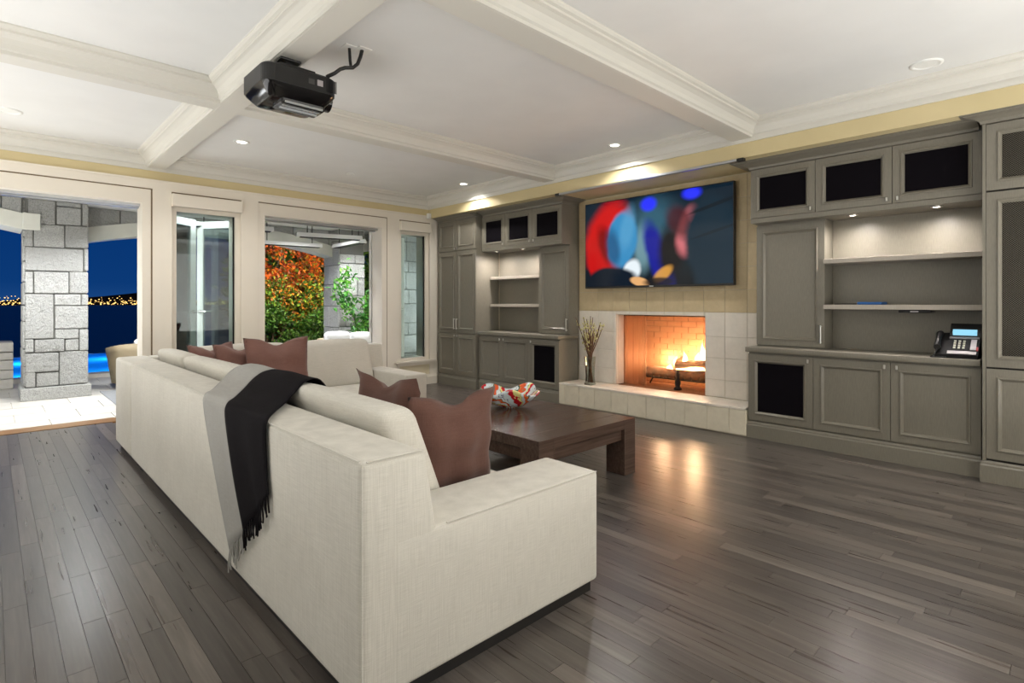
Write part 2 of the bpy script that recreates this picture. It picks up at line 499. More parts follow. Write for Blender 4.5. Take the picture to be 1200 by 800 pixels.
# ---- door frames
def door_frame(n, x0, x1, left=True):
    f = MB(); y0 = YB-.012
    if left: f.box(x0-.1+.008, y0, 0, x0, YB+.3, HD+.17)
    f.box(x1, y0, 0, x1+.1-.008, YB+.3, HD+.17)
    f.box(x0, y0, HD, x1, YB+.3, HD+.17)
    fr = struct(f.build('door_%d' % n, M_trim))
    MB().box(x0, YB+.12, HD-.03, x1, YB+.17, HD).box(x0, YB+.2, HD-.045, x1, YB+.26, HD).build('track', M_steel, fr)
    MB().box(x0, YB+.02, -.03, x1, YB+.3, .004).build('threshold', M_thresh, fr)
    return fr
M_thresh = mat('oiled_teak', (128,92,52), .35)
_n = noise(M_thresh, coords(M_thresh, (1,20,5)), 6, 4); Lk(M_thresh, ramp(M_thresh, _n, [(.3,(96,66,36)),(.7,(150,112,66))]), P(M_thresh).inputs['Base Color'])
d1 = door_frame(1, *D1); d2 = door_frame(2, *D2)
# open leaves, swung out on to the terrace
def door_leaf(frame, hinge, tip, flip):
    hx, hy = hinge; v = Vector((tip[0]-hx, tip[1]-hy)); L = v.length; v.normalize(); nrm = Vector((-v.y, v.x))
    def bar(mb, a, b, z0, z1, t=.022):
        q = [(hx+v.x*s+nrm.x*k, hy+v.y*s+nrm.y*k) for s,k in ((a,-t),(b,-t),(b,t),(a,t))]
        mb.prism(q, 'z', z0, z1)
    lf = MB(); sw = .095
    bar(lf, 0, sw, .03, 2.58); bar(lf, L-sw, L, .03, 2.58); bar(lf, sw, L-sw, 2.48, 2.58); bar(lf, sw, L-sw, .03, .27)
    leaf = lf.build('leaf', M_white, frame)
    g = MB(); bar(g, sw, L-sw, .27, 2.48, .006); g.build('pane', M_leafglass, leaf)
    h = MB(); s = L-sw/2; zc = 1.28
    for sg in (-1, 1):
        a = Vector((hx+v.x*s, hy+v.y*s, zc)); nn = Vector((nrm.x, nrm.y, 0))*sg; vv = Vector((v.x, v.y, 0))
        h.tube([a+nn*.02, a+nn*.03], .028, 12); h.tube([a+nn*.02, a+nn*.075], .01, 8)
        h.tube([a+nn*.07, a+nn*.072-vv*.06, a+nn*.07-vv*.13], .011, 8)
    h.build('handle', M_chrome, leaf)
    hg = MB()
    for z in (.3, 1.05, 1.72, 2.35):
        hg.tube([(hx-v.x*.01, hy-v.y*.01, z-.06), (hx-v.x*.01, hy-v.y*.01, z+.06)], .014, 8)
    hg.build('hinge', M_chrome, leaf)
door_leaf(d1, (1.37, 8.22), (2.10, 8.74), 1)
door_leaf(d2, (2.73, 8.22), (2.19, 8.93), 1)
door_leaf(d2, (4.585, 8.24), (5.44, 8.58), 1)

# ---- fixed windows
def window(n, x0, x1):
    f = MB(); y0 = YB+.03
    fw = .06
    f.box(x0-.03, y0, .405, x0+fw, YB+.295, HD+.03).box(x1-fw, y0, .405, x1+.03, YB+.295, HD+.03).box(x0+fw, YB+.12, HD-fw, x1-fw, YB+.295, HD+.03).box(x0+fw, YB+.12, .405, x1-fw, YB+.295, .47).box(x0+fw, y0, HD-fw, x1-fw, YB+.12, HD).box(x0+fw, y0, .42, x1-fw, YB+.12, .47)
    win = struct(f.build('window_%d' % n, M_trim))
    MB().box(x0+fw, YB+.075, .47, x1-fw, YB+.083, HD-fw).build('pane', M_glass, win)
    MB().box(x1-fw-.02, YB+.055, .47, x1-fw-.004, YB+.065, HD-fw).build('gasket', M_iron, win)
    s = MB().box(x0-.1, YB-.085, .395, min(x1+.1, 5.66), YB+.12, .425)
    s.box(x0-.06, YB-.05, .345, min(x1+.06, 5.64), YB-.0005, .395)
    s.build('sill', M_trim, win)
    v = MB().bbox(x0-.005, YB-.075, HD-.01, x1+.005, YB+.0, HD+.145, .006)
    v.build('blind_cassette', M_trim, win)
    MB().box(x0-.004, YB-.024, HD+.146, x1+.004, YB-.0195, HD+.168).build('blind_slot_shade', M_grooveshade, win)
    return win
window(1, *W1); window(2, *W2)

# ================================================================== TERRACE, POOL AND VIEW
TF = -.03
tf = struct(MB().box(-6, YB+.3, -.3, 9.5, 13.2, TF-.012).build('terrace_floor', M_groutlow))
k = 0
for i in range(-2, 10):
    for j in range(0, 8):
        x0 = i*.62-.1 + (.31 if j % 2 else 0); y0 = YB+.302+j*.61
        if x0+.62 < -.9 or x0 > 5.9: continue
        MB().box(x0+.004, y0+.004, TF-.012, x0+.616, y0+.606, TF+R.uniform(-.001,.001)).build('paving_slab', M_flag, tf)
struct(MB().box(-6, YB+.3, 2.93, 9.5, 12.0, 3.1).build('terrace_ceiling', M_white))

def px_on_Y(px, py, Y):
    u = (px-600)/FPX; r0 = (ax[0]+u*rx[0], ax[1]+u*rx[1]); d = Y/r0[1]
    return d*r0[0], 1.4-(py-HY)*d/FPX

PY0, PY1 = 10.65, 11.38
def pillar(x0, x1, rects, label, side_rows):
    t = root('stone_pillar', label, 'pillar', ((x0+x1)/2, (PY0+PY1)/2, TF), None)
    MB().box(x0+.02, PY0+.02, TF, x1-.02, PY1, 2.93).build('core', M_mortar, t)
    g = .007
    for (a,b,c,d) in rects:                       # x0,z0,x1,z1 on the front face
        p = R.uniform(.0, .02)
        MB().soft(a+g, PY0-p, b+g, c-g, PY0+.03, d-g, .012, 1).build('stone', M_stone, t)
    zs = TF; k = 0
    for h in side_rows:
        z1 = min(zs+h, 2.93)
        cut = PY0+.02 + (PY1-PY0)*(.42 if k % 2 else .62)
        for (ya,yb) in ((PY0+.02, cut), (cut, PY1)):
            MB().soft(x0-R.uniform(0,.012), ya+g, zs+g, x0+.03, yb-g, z1-g, .01, 1).build('stone', M_stone, t)
        zs = z1; k += 1
        if zs >= 2.93: break
    return t
RP = [(-4,105,78,172),(80,110,163,207),(165,120,238,157),(165,157,238,210),(240,120,262,212),(70,213,98,272),(98,207,190,275),(190,212,262,277),
      (72,276,245,345),(245,277,262,345),(72,345,98,409),(98,345,202,410),(202,345,260,410),(72,410,158,543),(158,411,238,445),(238,411,260,445),(160,445,260,513),
      (160,513,232,543),(232,513,260,577),(72,543,100,583),(100,543,190,581),(190,543,232,577),(72,583,173,640),(173,577,260,680),(72,640,105,686),(105,640,173,683)]
rects = []
X0P, X1P = .345, 1.10
for (a,b,c,d) in RP[1:]:
    xa,zt = px_on_Y(a/2.5, 180+(b+d)/5-(d-b)/5, PY0); xb,_ = px_on_Y(c/2.5, 180+b/2.5, PY0)
    xm = ((a+c)/2)/2.5
    _,zt = px_on_Y(xm, 180+b/2.5, PY0); _,zb = px_on_Y(xm, 180+d/2.5, PY0)
    if b <= 125: zt = 2.93
    rects.append((max(xa,X0P), max(zb,.16), min(xb,X1P), zt))
pil = pillar(X0P, X1P, rects, 'broad grey granite pillar on the terrace seen through the open left doorway', [.2,.3,.26,.4,.24,.34,.3,.36,.3,.4])
MB().soft(X0P-.012, PY0-.06, 2.47, .53, PY0+.02, 2.71, .01, 1).build('springer_block', M_precast, pil)
MB().soft(X0P-.035, PY0-.045, TF, X1P+.03, PY1, .155, .012, 1).build('plinth', M_stone, pil)

X0Q, X1Q = 5.22, 5.80
rects = []; z = TF
for h, cuts in ((.3,(.55,)),(.34,(.3,.8)),(.3,(.6,)),(.36,(.25,)),(.28,(.5,)),(.38,(.7,)),(.3,(.35,)),(.34,(.6,)),(.36,(.4,))):
    z1 = min(z+h, 2.42)
    e_ = [0]+list(cuts)+[1]
    for a,b in zip(e_[:-1], e_[1:]): rects.append((X0Q+(X1Q-X0Q)*a, z, X0Q+(X1Q-X0Q)*b, z1))
    z = z1
    if z >= 2.42: break
pillar(X0Q, X1Q, rects, 'grey granite pillar behind the climbing plant outside the right doorway', [.5,.42,.44,.46,.4,.5,.4])

# stone spandrel with a pale arch between the two pillars, and the one that runs off to the left
def arch(xa, xb, y0, y1, zend, zmid, label, xs0, xs1):
    t = root('stone_arch', label, 'arch', ((xa+xb)/2, (y0+y1)/2, zend))
    n = 22; th = .23
    def zz(x): u = (x-xa)/(xb-xa)*2-1; return zmid-(zmid-zend)*u*u
    lo = [((xa+(xb-xa)*i/n), zz(xa+(xb-xa)*i/n)) for i in range(n+1)]
    up = [(x, z+th) for x,z in lo]
    MB().prism(lo+up[::-1], 'y', y0-.03, y1).build('arch_band', M_precast, t)
    MB().prism([(xa,zend+th-.02)]+[(x,z-.01) for x,z in up]+[(xb,zend+th-.02),(xb,2.927),(xa,2.927)], 'y', y0+.02, y1-.01).build('core', M_mortar, t)
    x = xs0
    while x < xs1:
        wd = R.uniform(.34,.5); x1 = min(x+wd, xs1)
        q = [(x+.007, zz(x)+th+.005), (x1-.007, zz(x1)+th+.005), (x1-.007, 2.925), (x+.007, 2.925)]
        if q[0][1] < 2.9: MB().prism(q, 'y', y0-R.uniform(0,.012), y0+.03).build('stone', M_stone, t)
        x = x1
    return t
arch(X1P-.0, X0Q, 11.0, 11.38, 2.37, 2.63, 'long pale arch spanning between the two stone pillars under the terrace roof', X1P+.005, X0Q-.005)
arch(-3.0, X0P-.012, PY0-.01, PY1, 2.47, 2.66, 'pale arch running off the left edge from the broad granite pillar', -1.2, X0P-.02)
# house-side stone wall beyond the right window
sw = root('stone_wall', 'rough grey granite wall seen through the narrow right-hand window', 'wall', (6.9, 10.3, TF))
MB().box(6.02, 10.22, TF, 9.4, 10.5, 2.925).build('core', M_mortar, sw)
z = TF; k = 0
for h in (.34,.4,.26,.42,.3,.38,.24,.42,.3):
    x = 6.01; z1 = min(z+h, 2.925)
    while x < 8.6:
        x1 = x + R.uniform(.3,.7)
        MB().soft(x+.007, 10.2-R.uniform(0,.02), z+.007, x1-.007, 10.25, z1-.007, .012, 1).build('stone', M_stone, sw); x = x1
    z = z1
# curved white soffit to the right of the right pillar
arch(X1Q+.01, 9.3, 11.0, 11.38, 2.5, 2.68, 'pale arch to the right of the pillar with the climbing plant', X1Q+.01, 9.2)

# ---- pool, coping, sea, far shore with lights
M_water = bpy.data.materials.new('pool_water'); M_water.use_nodes = True
b = P(M_water); b.inputs['Base Color'].default_value = (*lin((0,112,190)),1); b.inputs['Roughness'].default_value = .06
_w = noise(M_water, coords(M_water), 5, 3); bump(M_water, _w, .08, .02)
M_pooltile = mat('blue_pool_tile', (20,120,190), .4)
pool = root('swimming_pool', 'lit blue swimming pool beyond the stone pillar and terrace', 'pool', (.3, 17.0, TF))
M_pw = bpy.data.materials.new('lit_pool_water'); M_pw.use_nodes = True
_nt = M_pw.node_tree; _nt.nodes.remove(P(M_pw))
_a = _nt.nodes.new('ShaderNodeBsdfTranslucent'); _a.inputs[0].default_value = (*lin((14,98,160)),1)
_b = _nt.nodes.new('ShaderNodeBsdfGlossy'); _b.inputs['Roughness'].default_value = .15
_c = _nt.nodes.new('ShaderNodeMixShader'); _c.inputs[0].default_value = .15
_nt.links.new(_a.outputs[0],_c.inputs[1]); _nt.links.new(_b.outputs[0],_c.inputs[2]); _nt.links.new(_c.outputs[0],_nt.nodes['Material Output'].inputs[0])
MB().box(-3.0, 13.6, -1.3, 3.6, 20.6, -1.2).box(-3.2, 13.6, -1.3, -3.0, 20.6, -.1).box(3.6, 13.6, -1.3, 3.8, 20.6, -.1).box(-3.0, 20.6, -1.3, 3.6, 20.8, -.12).build('basin', M_pooltile, pool)
MB().add([(-2.99,13.61,-.13),(3.59,13.61,-.13),(3.59,20.59,-.13),(-2.99,20.59,-.13)],[(0,1,2,3)]).build('water', M_pw, pool)
MB().box(-3.3, 13.2, -1.3, 3.8, 13.6, .03).build('coping', M_flag, pool)
for x in (.6, 2.6):
    for y in (15, 18.5): lamp('pool_light', 'POINT', (x, y, -.6), 170, (.6,.88,1), .3)
M_sea = mat('night_sea', (6,14,40), .35)
_s = noise(M_sea, coords(M_sea, (.05,.4,1)), 1, 4); bump(M_sea, _s, .3, .3)
struct(MB().box(-3000, 21, -6.2, 3000, 2600, -5.2).build('sea', M_sea))
M_hill = mat('dark_far_shore', (8,14,34), .9)
hl = MB(); pts = []
for i in range(61):
    xx = -2600+i*100; hh = 26+16*math.sin(i*.7)+10*math.sin(i*1.9+1)+8*math.sin(i*.23)
    pts.append((xx, hh))
hl.prism([(-2600,-5.2)]+[(-2600+0,0)]+[(p[0],p[1]-14) for p in pts]+[(3400,-5.2)], 'y', 2300, 2500)
struct(hl.build('far_shore', M_hill))
sl = MB()
for i in range(1200):
    xx = R.uniform(-700, 900); yy = R.uniform(2250, 2296); zz = -4+abs(R.gauss(0,1))*9
    if R.random() < .25: zz = R.uniform(0, 24)
    s_ = R.uniform(.8, 2.6)
    sl.add([(xx-s_,yy,zz),(xx+s_,yy,zz),(xx,yy-s_,zz),(xx,yy+s_,zz),(xx,yy,zz-s_*.8),(xx,yy,zz+s_*.8)],
           [(0,2,5),(2,1,5),(1,3,5),(3,0,5),(2,0,4),(1,2,4),(3,1,4),(0,3,4)])
M_town = emit('town_lights', (255,205,120), 2.2)
tag(sl.build('town_lights', M_town, normals=False), 'rows of yellow town lights along the far shore over the sea', 'lights', None, 'stuff')

# low garden wall at far left
gwl = root('garden_wall', 'low wall of stacked pale stone slabs left of the broad granite pillar', 'wall', (-.3, 12.6, TF))
z = TF
for i,(h,dp) in enumerate(((.17,0),(.15,.02),(.16,.0),(.14,.03),(.16,.01))):
    x = -1.6+R.uniform(-.1,.1)
    while x < .25:
        x1 = min(x+R.uniform(.3,.6), .28)
        MB().soft(x+.005, 12.3+dp+R.uniform(0,.03), z+.004, x1-.005, 12.95, z+h-.004, .012, 1).build('slab', M_flag, gwl); x = x1
    z += h

# ---- terrace furniture
M_wicker = mat('beige_wicker', (178,162,132), .7)
_v = N(M_wicker, 'ShaderNodeTexWave'); _v.inputs['Scale'].default_value = 30; Lk(M_wicker, coords(M_wicker), _v.inputs[0])
_v2 = N(M_wicker, 'ShaderNodeTexWave', bands_direction='Z'); _v2.inputs['Scale'].default_value = 26; Lk(M_wicker, coords(M_wicker), _v2.inputs[0])
_m = math_(M_wicker, 'MULTIPLY', _v.outputs[1], _v2.outputs[1]); bump(M_wicker, _m, .5, .01)
Lk(M_wicker, ramp(M_wicker, _m, [(0,(146,130,102)),(1,(196,182,152))]), P(M_wicker).inputs['Base Color'])
wc = root('wicker_chair', 'beige wicker tub chair on the terrace beside the pool, seen from behind', 'chair', (1.95, 11.2, TF))
def tub(r, z0, z1, flare):
    n = 26; mb = MB(); L = []
    for i in range(n+1):
        a = math.radians(150 + 240*i/n) ; top = z1 - .16*abs(2*i/n-1)**2
        row = []
        for q in range(7):
            t = q/6; rr = r*(.86+flare*t); row.append((1.95+rr*math.cos(a), 11.25+rr*math.sin(a)*.95, z0+(top-z0)*t))
        L.append(row)
    vs = [p for row in L for p in row]; fs = [(i*7+j, (i+1)*7+j, (i+1)*7+j+1, i*7+j+1) for i in range(n) for j in range(6)]
    return mb.add(vs, fs, True)
o = tub(.53, .07, .74, .16).build('backrest', M_wicker, wc); md = o.modifiers.new('thick', 'SOLIDIFY'); md.thickness = .06; md.offset = 0
MB().soft(1.58, 10.88, .07, 2.32, 11.68, .38, .04, 2).build('seat_frame', M_wicker, wc)
MB().soft(1.6, 10.95, .38, 2.3, 11.66, .5, .05, 3).build('seat_cushion', M_cushwhite, wc)
for (x,y) in ((1.66,10.95),(2.24,10.95),(1.66,11.6),(2.24,11.6)): MB().box(x-.03,y-.03,TF,x+.03,y+.03,.08).build('leg', M_iron, wc)
tw_ = MB().soft(1.72, 10.74, .68, 2.2, 10.95, .80, .05, 3, None, (4,2,1), (.0,.0,.02)); tag(tw_.build('folded_towel', M_cushwhite, loc=(1.95,10.85,.70)), 'folded white towel over the top of the wicker chair back', 'towel')
M_rug = fabric('grey_outdoor_rug', (128,130,132), 8)
tag(MB().bbox(1.27, 8.9, TF-.001, 3.7, 10.95, TF+.012, .004).build('outdoor_rug', M_rug, loc=(2.4,9.9,TF)), 'grey flat-woven outdoor rug on the terrace paving by the doorway', 'rug')

ps = root('outdoor_sofa', 'wicker outdoor sofa with white cushions beyond the right doorway', 'sofa', (4.94, 9.6, TF))
MB().soft(4.42, 9.2, .05, 5.46, 9.98, .36, .04, 2).build('frame', M_wicker, ps)
MB().soft(4.42, 9.82, .36, 5.46, 10.0, .74, .05, 2).build('backrest', M_wicker, ps)
for a in (4.46, 4.95): MB().soft(a+.01, 9.22, .36, a+.475, 9.8, .5, .05, 3, None, (3,3,1), (0,0,.02)).build('seat_cushion', M_cushwhite, ps)
for a,h in ((4.46,.86),(4.95,.83)): MB().soft(a+.01, 9.58, .5, a+.475, 9.8, h, .07, 3, None, (3,1,3), (0,.03,.015)).build('back_cushion', M_cushwhite, ps)
for (x,y) in ((4.48,9.26),(5.4,9.26),(4.48,9.92),(5.4,9.92)): MB().box(x-.03,y-.03,TF,x+.03,y+.03,.06).build('leg', M_iron, ps)

# ---- hanging radiant heaters
def heater(a, b, label):
    a, b = Vector(a), Vector(b); v = (b-a).normalized(); n = Vector((-v.y, v.x, 0))
    t = root('patio_heater', label, 'heater', tuple((a+b)/2), 'radiant heaters hung from the terrace ceiling')
    prof = [(-.085,-.03),(-.05,.035),(.05,.035),(.085,-.03),(.07,-.035),(-.07,-.035)]
    L = [[tuple(p+n*u+Vector((0,0,z))) for u,z in prof] for p in (a,b)]
    MB().loops(L, False, True, True).build('housing', M_downtrim, t)
    g = [[tuple(p+n*u+Vector((0,0,z))) for u,z in ((-.06,-.036),(.06,-.036),(.06,-.045),(-.06,-.045))] for p in (a+v*.04, b-v*.04)]
    MB().loops(g, False, True, True).build('element', M_iron, t)
    for s in (.15, .85):
        p = a+(b-a)*s
        MB().tube([p+Vector((0,0,.035)), Vector((p.x,p.y,2.94))], .008, 6).build('rod', M_iron, t)
heater((3.72, 9.12, 2.55), (4.76, 8.86, 2.55), 'pale heater strip hung nearest in the right doorway')
heater((3.62, 10.75, 2.55), (4.82, 10.62, 2.55), 'long pale heater strip hung above the foliage opening')
heater((5.06, 10.5, 2.55), (5.0, 9.25, 2.55), 'pale heater strip hung at an angle before the right pillar')
heater((2.1, 8.95, 2.55), (3.2, 8.78, 2.55), 'pale heater strip cut by the left jamb of the right doorway')
# terrace downlights
def spot(name, x, y, z, energy, col=(1,.95,.88), cone=2.4):
    return lamp(name, 'SPOT', (x, y, z), energy, col, .05, (0,0,0), cone=cone, blend=.6)
def downlight(x, y, zc, label, energy, lit=True, r=.06, col=(1,.95,.89), group='recessed ceiling downlights', cone=2.5, cat='ceiling light'):
    t = root('ceiling_downlight', label, cat, (x,y,zc), group if lit else None)
    MB().lathe([(r+.022,0),(r+.022,-.006),(r,-.012),(r-.008,-.004),(r-.012,.0)], (x,y,zc), 24).build('trim_ring', M_downtrim, t)
    MB().lathe([(0.0001,-.003),(r-.008,-.003)], (x,y,zc), 20).build('lens', M_bulb if lit else M_downtrim, t)
    if lit: spot('downlight_lamp', x, y, zc-.02, energy, col, cone)
    return t
for (x,y,l) in ((.9,9.3,'terrace downlight before the broad granite pillar'),(2.1,10.0,'terrace downlight above the wicker chair and rug'),(4.2,9.75,'terrace downlight above the hanging heaters'),(5.6,9.6,'terrace downlight near the narrow right window'),(2.13,8.47,'terrace downlight close above the open door leaves behind the left window'),(-.6,9.4,'terrace downlight off the left edge of the doorway')):
    downlight(x, y, 2.93, l, 38 if y < 8.6 else 260, group='terrace downlights', col=(.96,.98,1))

# ---- foliage
def leaf_mat(name, stops):
    m = mat(name, stops[0][1], .5)
    Lk(m, ramp(m, N(m,'ShaderNodeNewGeometry').outputs['Random Per Island'], stops), P(m).inputs['Base Color'])
    P(m).inputs['Subsurface Weight'].default_value = 0
    return m
M_autumn = leaf_mat('autumn_leaves', [(0,(60,22,10)),(.3,(170,64,14)),(.5,(214,104,18)),(.66,(104,120,28)),(.85,(140,40,16)),(1,(50,70,22))])
M_mixed = leaf_mat('turning_leaves', [(0,(32,62,16)),(.4,(78,118,26)),(.62,(134,146,38)),(.82,(196,110,26)),(1,(46,30,14))])
M_green = leaf_mat('dark_green_leaves', [(0,(26,54,16)),(.4,(62,110,30)),(.75,(104,140,52)),(1,(34,40,20))])
M_bright = leaf_mat('bright_green_leaves', [(0,(26,84,24)),(.5,(62,136,36)),(1,(118,170,66))])
M_bark = mat('bark', (74,56,40), .9)
def leaves(mb, fn, n, size, asp=.5):
    for i in range(n):
        c = Vector(fn()); d = Vector((R.gauss(0,1),R.gauss(0,1)-.6,R.gauss(0,1)-.3)).normalized()
        s = d.cross(Vector((R.gauss(0,1),R.gauss(0,1),R.gauss(0,1)))).normalized(); L = size*R.uniform(.6,1.3)
        k = d.cross(s)*L*.12
        mb.add([c, c+d*L*.5+s*L*asp*.5+k, c+d*L, c+d*L*.5-s*L*asp*.5+k], [(0,1,2),(0,2,3)])
def shrub(name, label, cx, cy, z0, rx_, ry_, zc, rz, m, n, size, trunk=True):
    t = root(name, label, 'shrub' if name != 'maple_tree' else 'tree', (cx,cy,z0))
    mb = MB()
    def ball():
        while True:
            p = Vector((R.uniform(-1,1),R.uniform(-1,1),R.uniform(-1,1)))
            if p.length <= 1: return p
    clumps = []
    for _ in range(max(64, int(60*rx_*rz))):
        p = ball(); q = p.normalized()*(p.length**.4); clumps.append((cx+q.x*rx_, cy+q.y*ry_, zc+q.z*rz, R.uniform(.09,.19)*(3.5 if n > 10000 else 1)))
    def f():
        a = R.choice(clumps); q = ball()
        return (a[0]+q.x*a[3]*1.2, a[1]+q.y*a[3], a[2]+q.z*a[3])
    leaves(mb, f, n, size); mb.build('foliage', m, t, kind='stuff', normals=False)
    if trunk:
        tr = MB()
        for i in range(5):
            a = R.uniform(0,6.28); tr.tube([(cx+.05*math.cos(a),cy+.05*math.sin(a),z0),(cx+rx_*.3*math.cos(a),cy+ry_*.3*math.sin(a),zc-rz*.2),(cx+rx_*.6*math.cos(a),cy+ry_*.6*math.sin(a),zc+rz*.4)], [.035,.025,.012], 6)
        tr.build('trunk', M_bark, t)
GZ = -.05
struct(MB().box(3.85, 13.21, -.6, 12, 18, GZ).build('garden_bed', mat('dark_soil', (44,34,24), .95)))
shrub('maple_tree', 'orange autumn tree filling the upper left of the right doorway', 5.15, 14.5, GZ, .74, .34, 2.25, 1.05, M_autumn, 6500, .115)
shrub('maple_tree', 'autumn tree with orange leaves to the right of the other one, nearer the pillar', 6.5, 14.5, GZ, .72, .34, 2.2, 1.05, M_autumn, 6000, .115)
shrub('garden_shrub', 'yellow-green shrub with turning leaves in the middle of the opening', 5.05, 13.92, GZ, .62, .2, 1.25, .75, M_mixed, 3600, .105)
shrub('garden_shrub', 'tall turning shrub beside the stone pillar', 6.28, 13.92, GZ, .58, .2, 1.3, .85, M_mixed, 3400, .105)
shrub('garden_shrub', 'dark green shrub low at the left of the foliage', 4.85, 13.45, GZ, .6, .17, .6, .7, M_green, 2600, .11)
shrub('garden_shrub', 'dark green shrub low beside the stone pillar', 6.1, 13.45, GZ, .6, .17, .6, .7, M_green, 2600, .11)
shrub('dark_hedge', 'dark hedge far behind the autumn foliage', 8.3, 16.2, GZ, 3.4, .8, 1.9, 2.6, M_green, 22000, .26)
for x in (4.7, 6.1): lamp('garden_spot', 'SPOT', (x, 11.9, 2.45), 300, (1,.90,.72), .08, (math.radians(84),0,0), cone=2.3, blend=.9)
# climbing plant in front of the right pillar
cp = root('climbing_plant', 'bright green climbing plant trained up the right granite pillar', 'plant', (5.5, 10.45, TF))
mb = MB(); stems = MB()
path1 = [(5.62,10.45,TF+.35),(5.55,10.42,.7),(5.42,10.4,1.1),(5.2,10.4,1.45),(5.08,10.42,1.75),(5.3,10.45,2.1)]
path2 = [(5.62,10.45,TF+.35),(5.62,10.42,.8),(5.68,10.4,1.25),(5.7,10.4,1.6)]
for pth in (path1, path2): stems.tube(pth, .012, 6)
def along(pth, sp):
    i = R.randrange(len(pth)-1); t = R.random(); a,b = Vector(pth[i]), Vector(pth[i+1])
    p = a.lerp(b,t); return (p.x+R.gauss(0,sp), p.y-abs(R.gauss(0,.05)), p.z+R.gauss(0,sp*1.1))
leaves(mb, lambda: along(path1,.1), 460, .12, .45); leaves(mb, lambda: along(path2,.06), 200, .12, .45)
mb.build('foliage', M_bright, cp, kind='stuff', normals=False); stems.build('stem', M_bark, cp)
M_pot = painted('clay_pot', (96,92,86), 8, .7)
MB().lathe([(0.001,0),(.15,0),(.2,.34),(.21,.38),(.18,.38),(.17,.34),(0.001,.33)], (5.62,10.42,TF), 20).build('pot', M_pot, cp)
lamp('plant_light', 'SPOT', (5.2, 9.6, 2.8), 30, (1,.97,.9), .05, (math.radians(25),0,0), cone=1.2, blend=.8)

# ================================================================== CABINETS
def frame_door(parent, xf, y0, y1, z0, z1, panel='wood', knob=None, bar=None, w=.062):
    g = .0025; y0 += g; y1 -= g; z0 += g; z1 -= g
    L = []
    for (i, x) in ((0,xf+.021),(0,xf),(w,xf),(w+.003,xf-.009),(w+.010,xf-.010),(w+.016,xf-.004),(w+.024,xf+.004),(w+.03,xf+.013)):
        L.append([(x,y0+i,z0+i),(x,y1-i,z0+i),(x,y1-i,z1-i),(x,y0+i,z1-i)])
    d = MB().loops(L, False, True, False).build('door', M_cab, parent)
    i = w+.029
    m = {'wood':M_cab,'cloth':M_mesh,'grille':M_grille}[panel]
    pn = MB()
    if panel == 'wood':
        q = i-.001; s = .05
        pn.loops([[(xf+.0125,y0+q,z0+q),(xf+.0125,y1-q,z0+q),(xf+.0125,y1-q,z1-q),(xf+.0125,y0+q,z1-q)]], False, False, True)
    else:
        pn.box(xf+.012, y0+i-.004, z0+i-.004, xf+.014, y1-i+.004, z1-i+.004)
    pn.build('panel', m, d)
    if knob:
        ky, kz = knob
        MB().bbox(xf-.022, ky-.008, kz-.018, xf-.010, ky+.008, kz+.018, .003).tube([(xf-.012,ky,kz),(xf,ky,kz)], .005, 8).build('knob', M_chrome, d)
    if bar:
        by, b0, b1 = bar
        MB().tube([(xf-.03,by,b0),(xf-.03,by,b1)], .007, 8).tube([(xf-.03,by,b0+.012),(xf,by,b0+.012)], .005, 6).tube([(xf-.03,by,b1-.012),(xf,by,b1-.012)], .005, 6).build('handle', M_chrome, d)
    return d
# perforated brass-wire grille
M_grille = mat('wire_grille', (30,27,22), .85, 0, .1)
_g = coords(M_grille, (1,1,1)); _sp = N(M_grille,'ShaderNodeSeparateXYZ'); Lk(M_grille,_g,_sp.inputs[0])
def _stripe(a): return math_(M_grille,'GREATER_THAN', math_(M_grille,'FRACT', math_(M_grille,'MULTIPLY', a, 62.0)), .27)
_a = _stripe(math_(M_grille,'ADD',_sp.outputs[1],_sp.outputs[2])); _b = _stripe(math_(M_grille,'SUBTRACT',_sp.outputs[1],_sp.outputs[2]))
_h = math_(M_grille,'MULTIPLY',_a,_b); _al = math_(M_grille,'SUBTRACT',1.0,_h); Lk(M_grille,_al,P(M_grille).inputs['Alpha'])

XB = 5.74; XT = 5.80; XD = 5.95; XTL = 5.69; XTR = 5.64
PLN = [(0,0),(.014,0),(.014,.13),(.008,.142),(.008,.155),(0,.168),(-.02,.168),(-.02,0)]
CRN = lambda z0,z1,pr: [(-.02,z0),(.0,z0),(.012,z0+.004),(.016,z0+.016),(.02,z0+(z1-z0)*.35),(pr*.45,z0+(z1-z0)*.62),(pr*.8,z0+(z1-z0)*.78),(pr*.84,z0+(z1-z0)*.86),(pr,z0+(z1-z0)*.9),(pr,z1),(-.02,z1)]
CT = .893

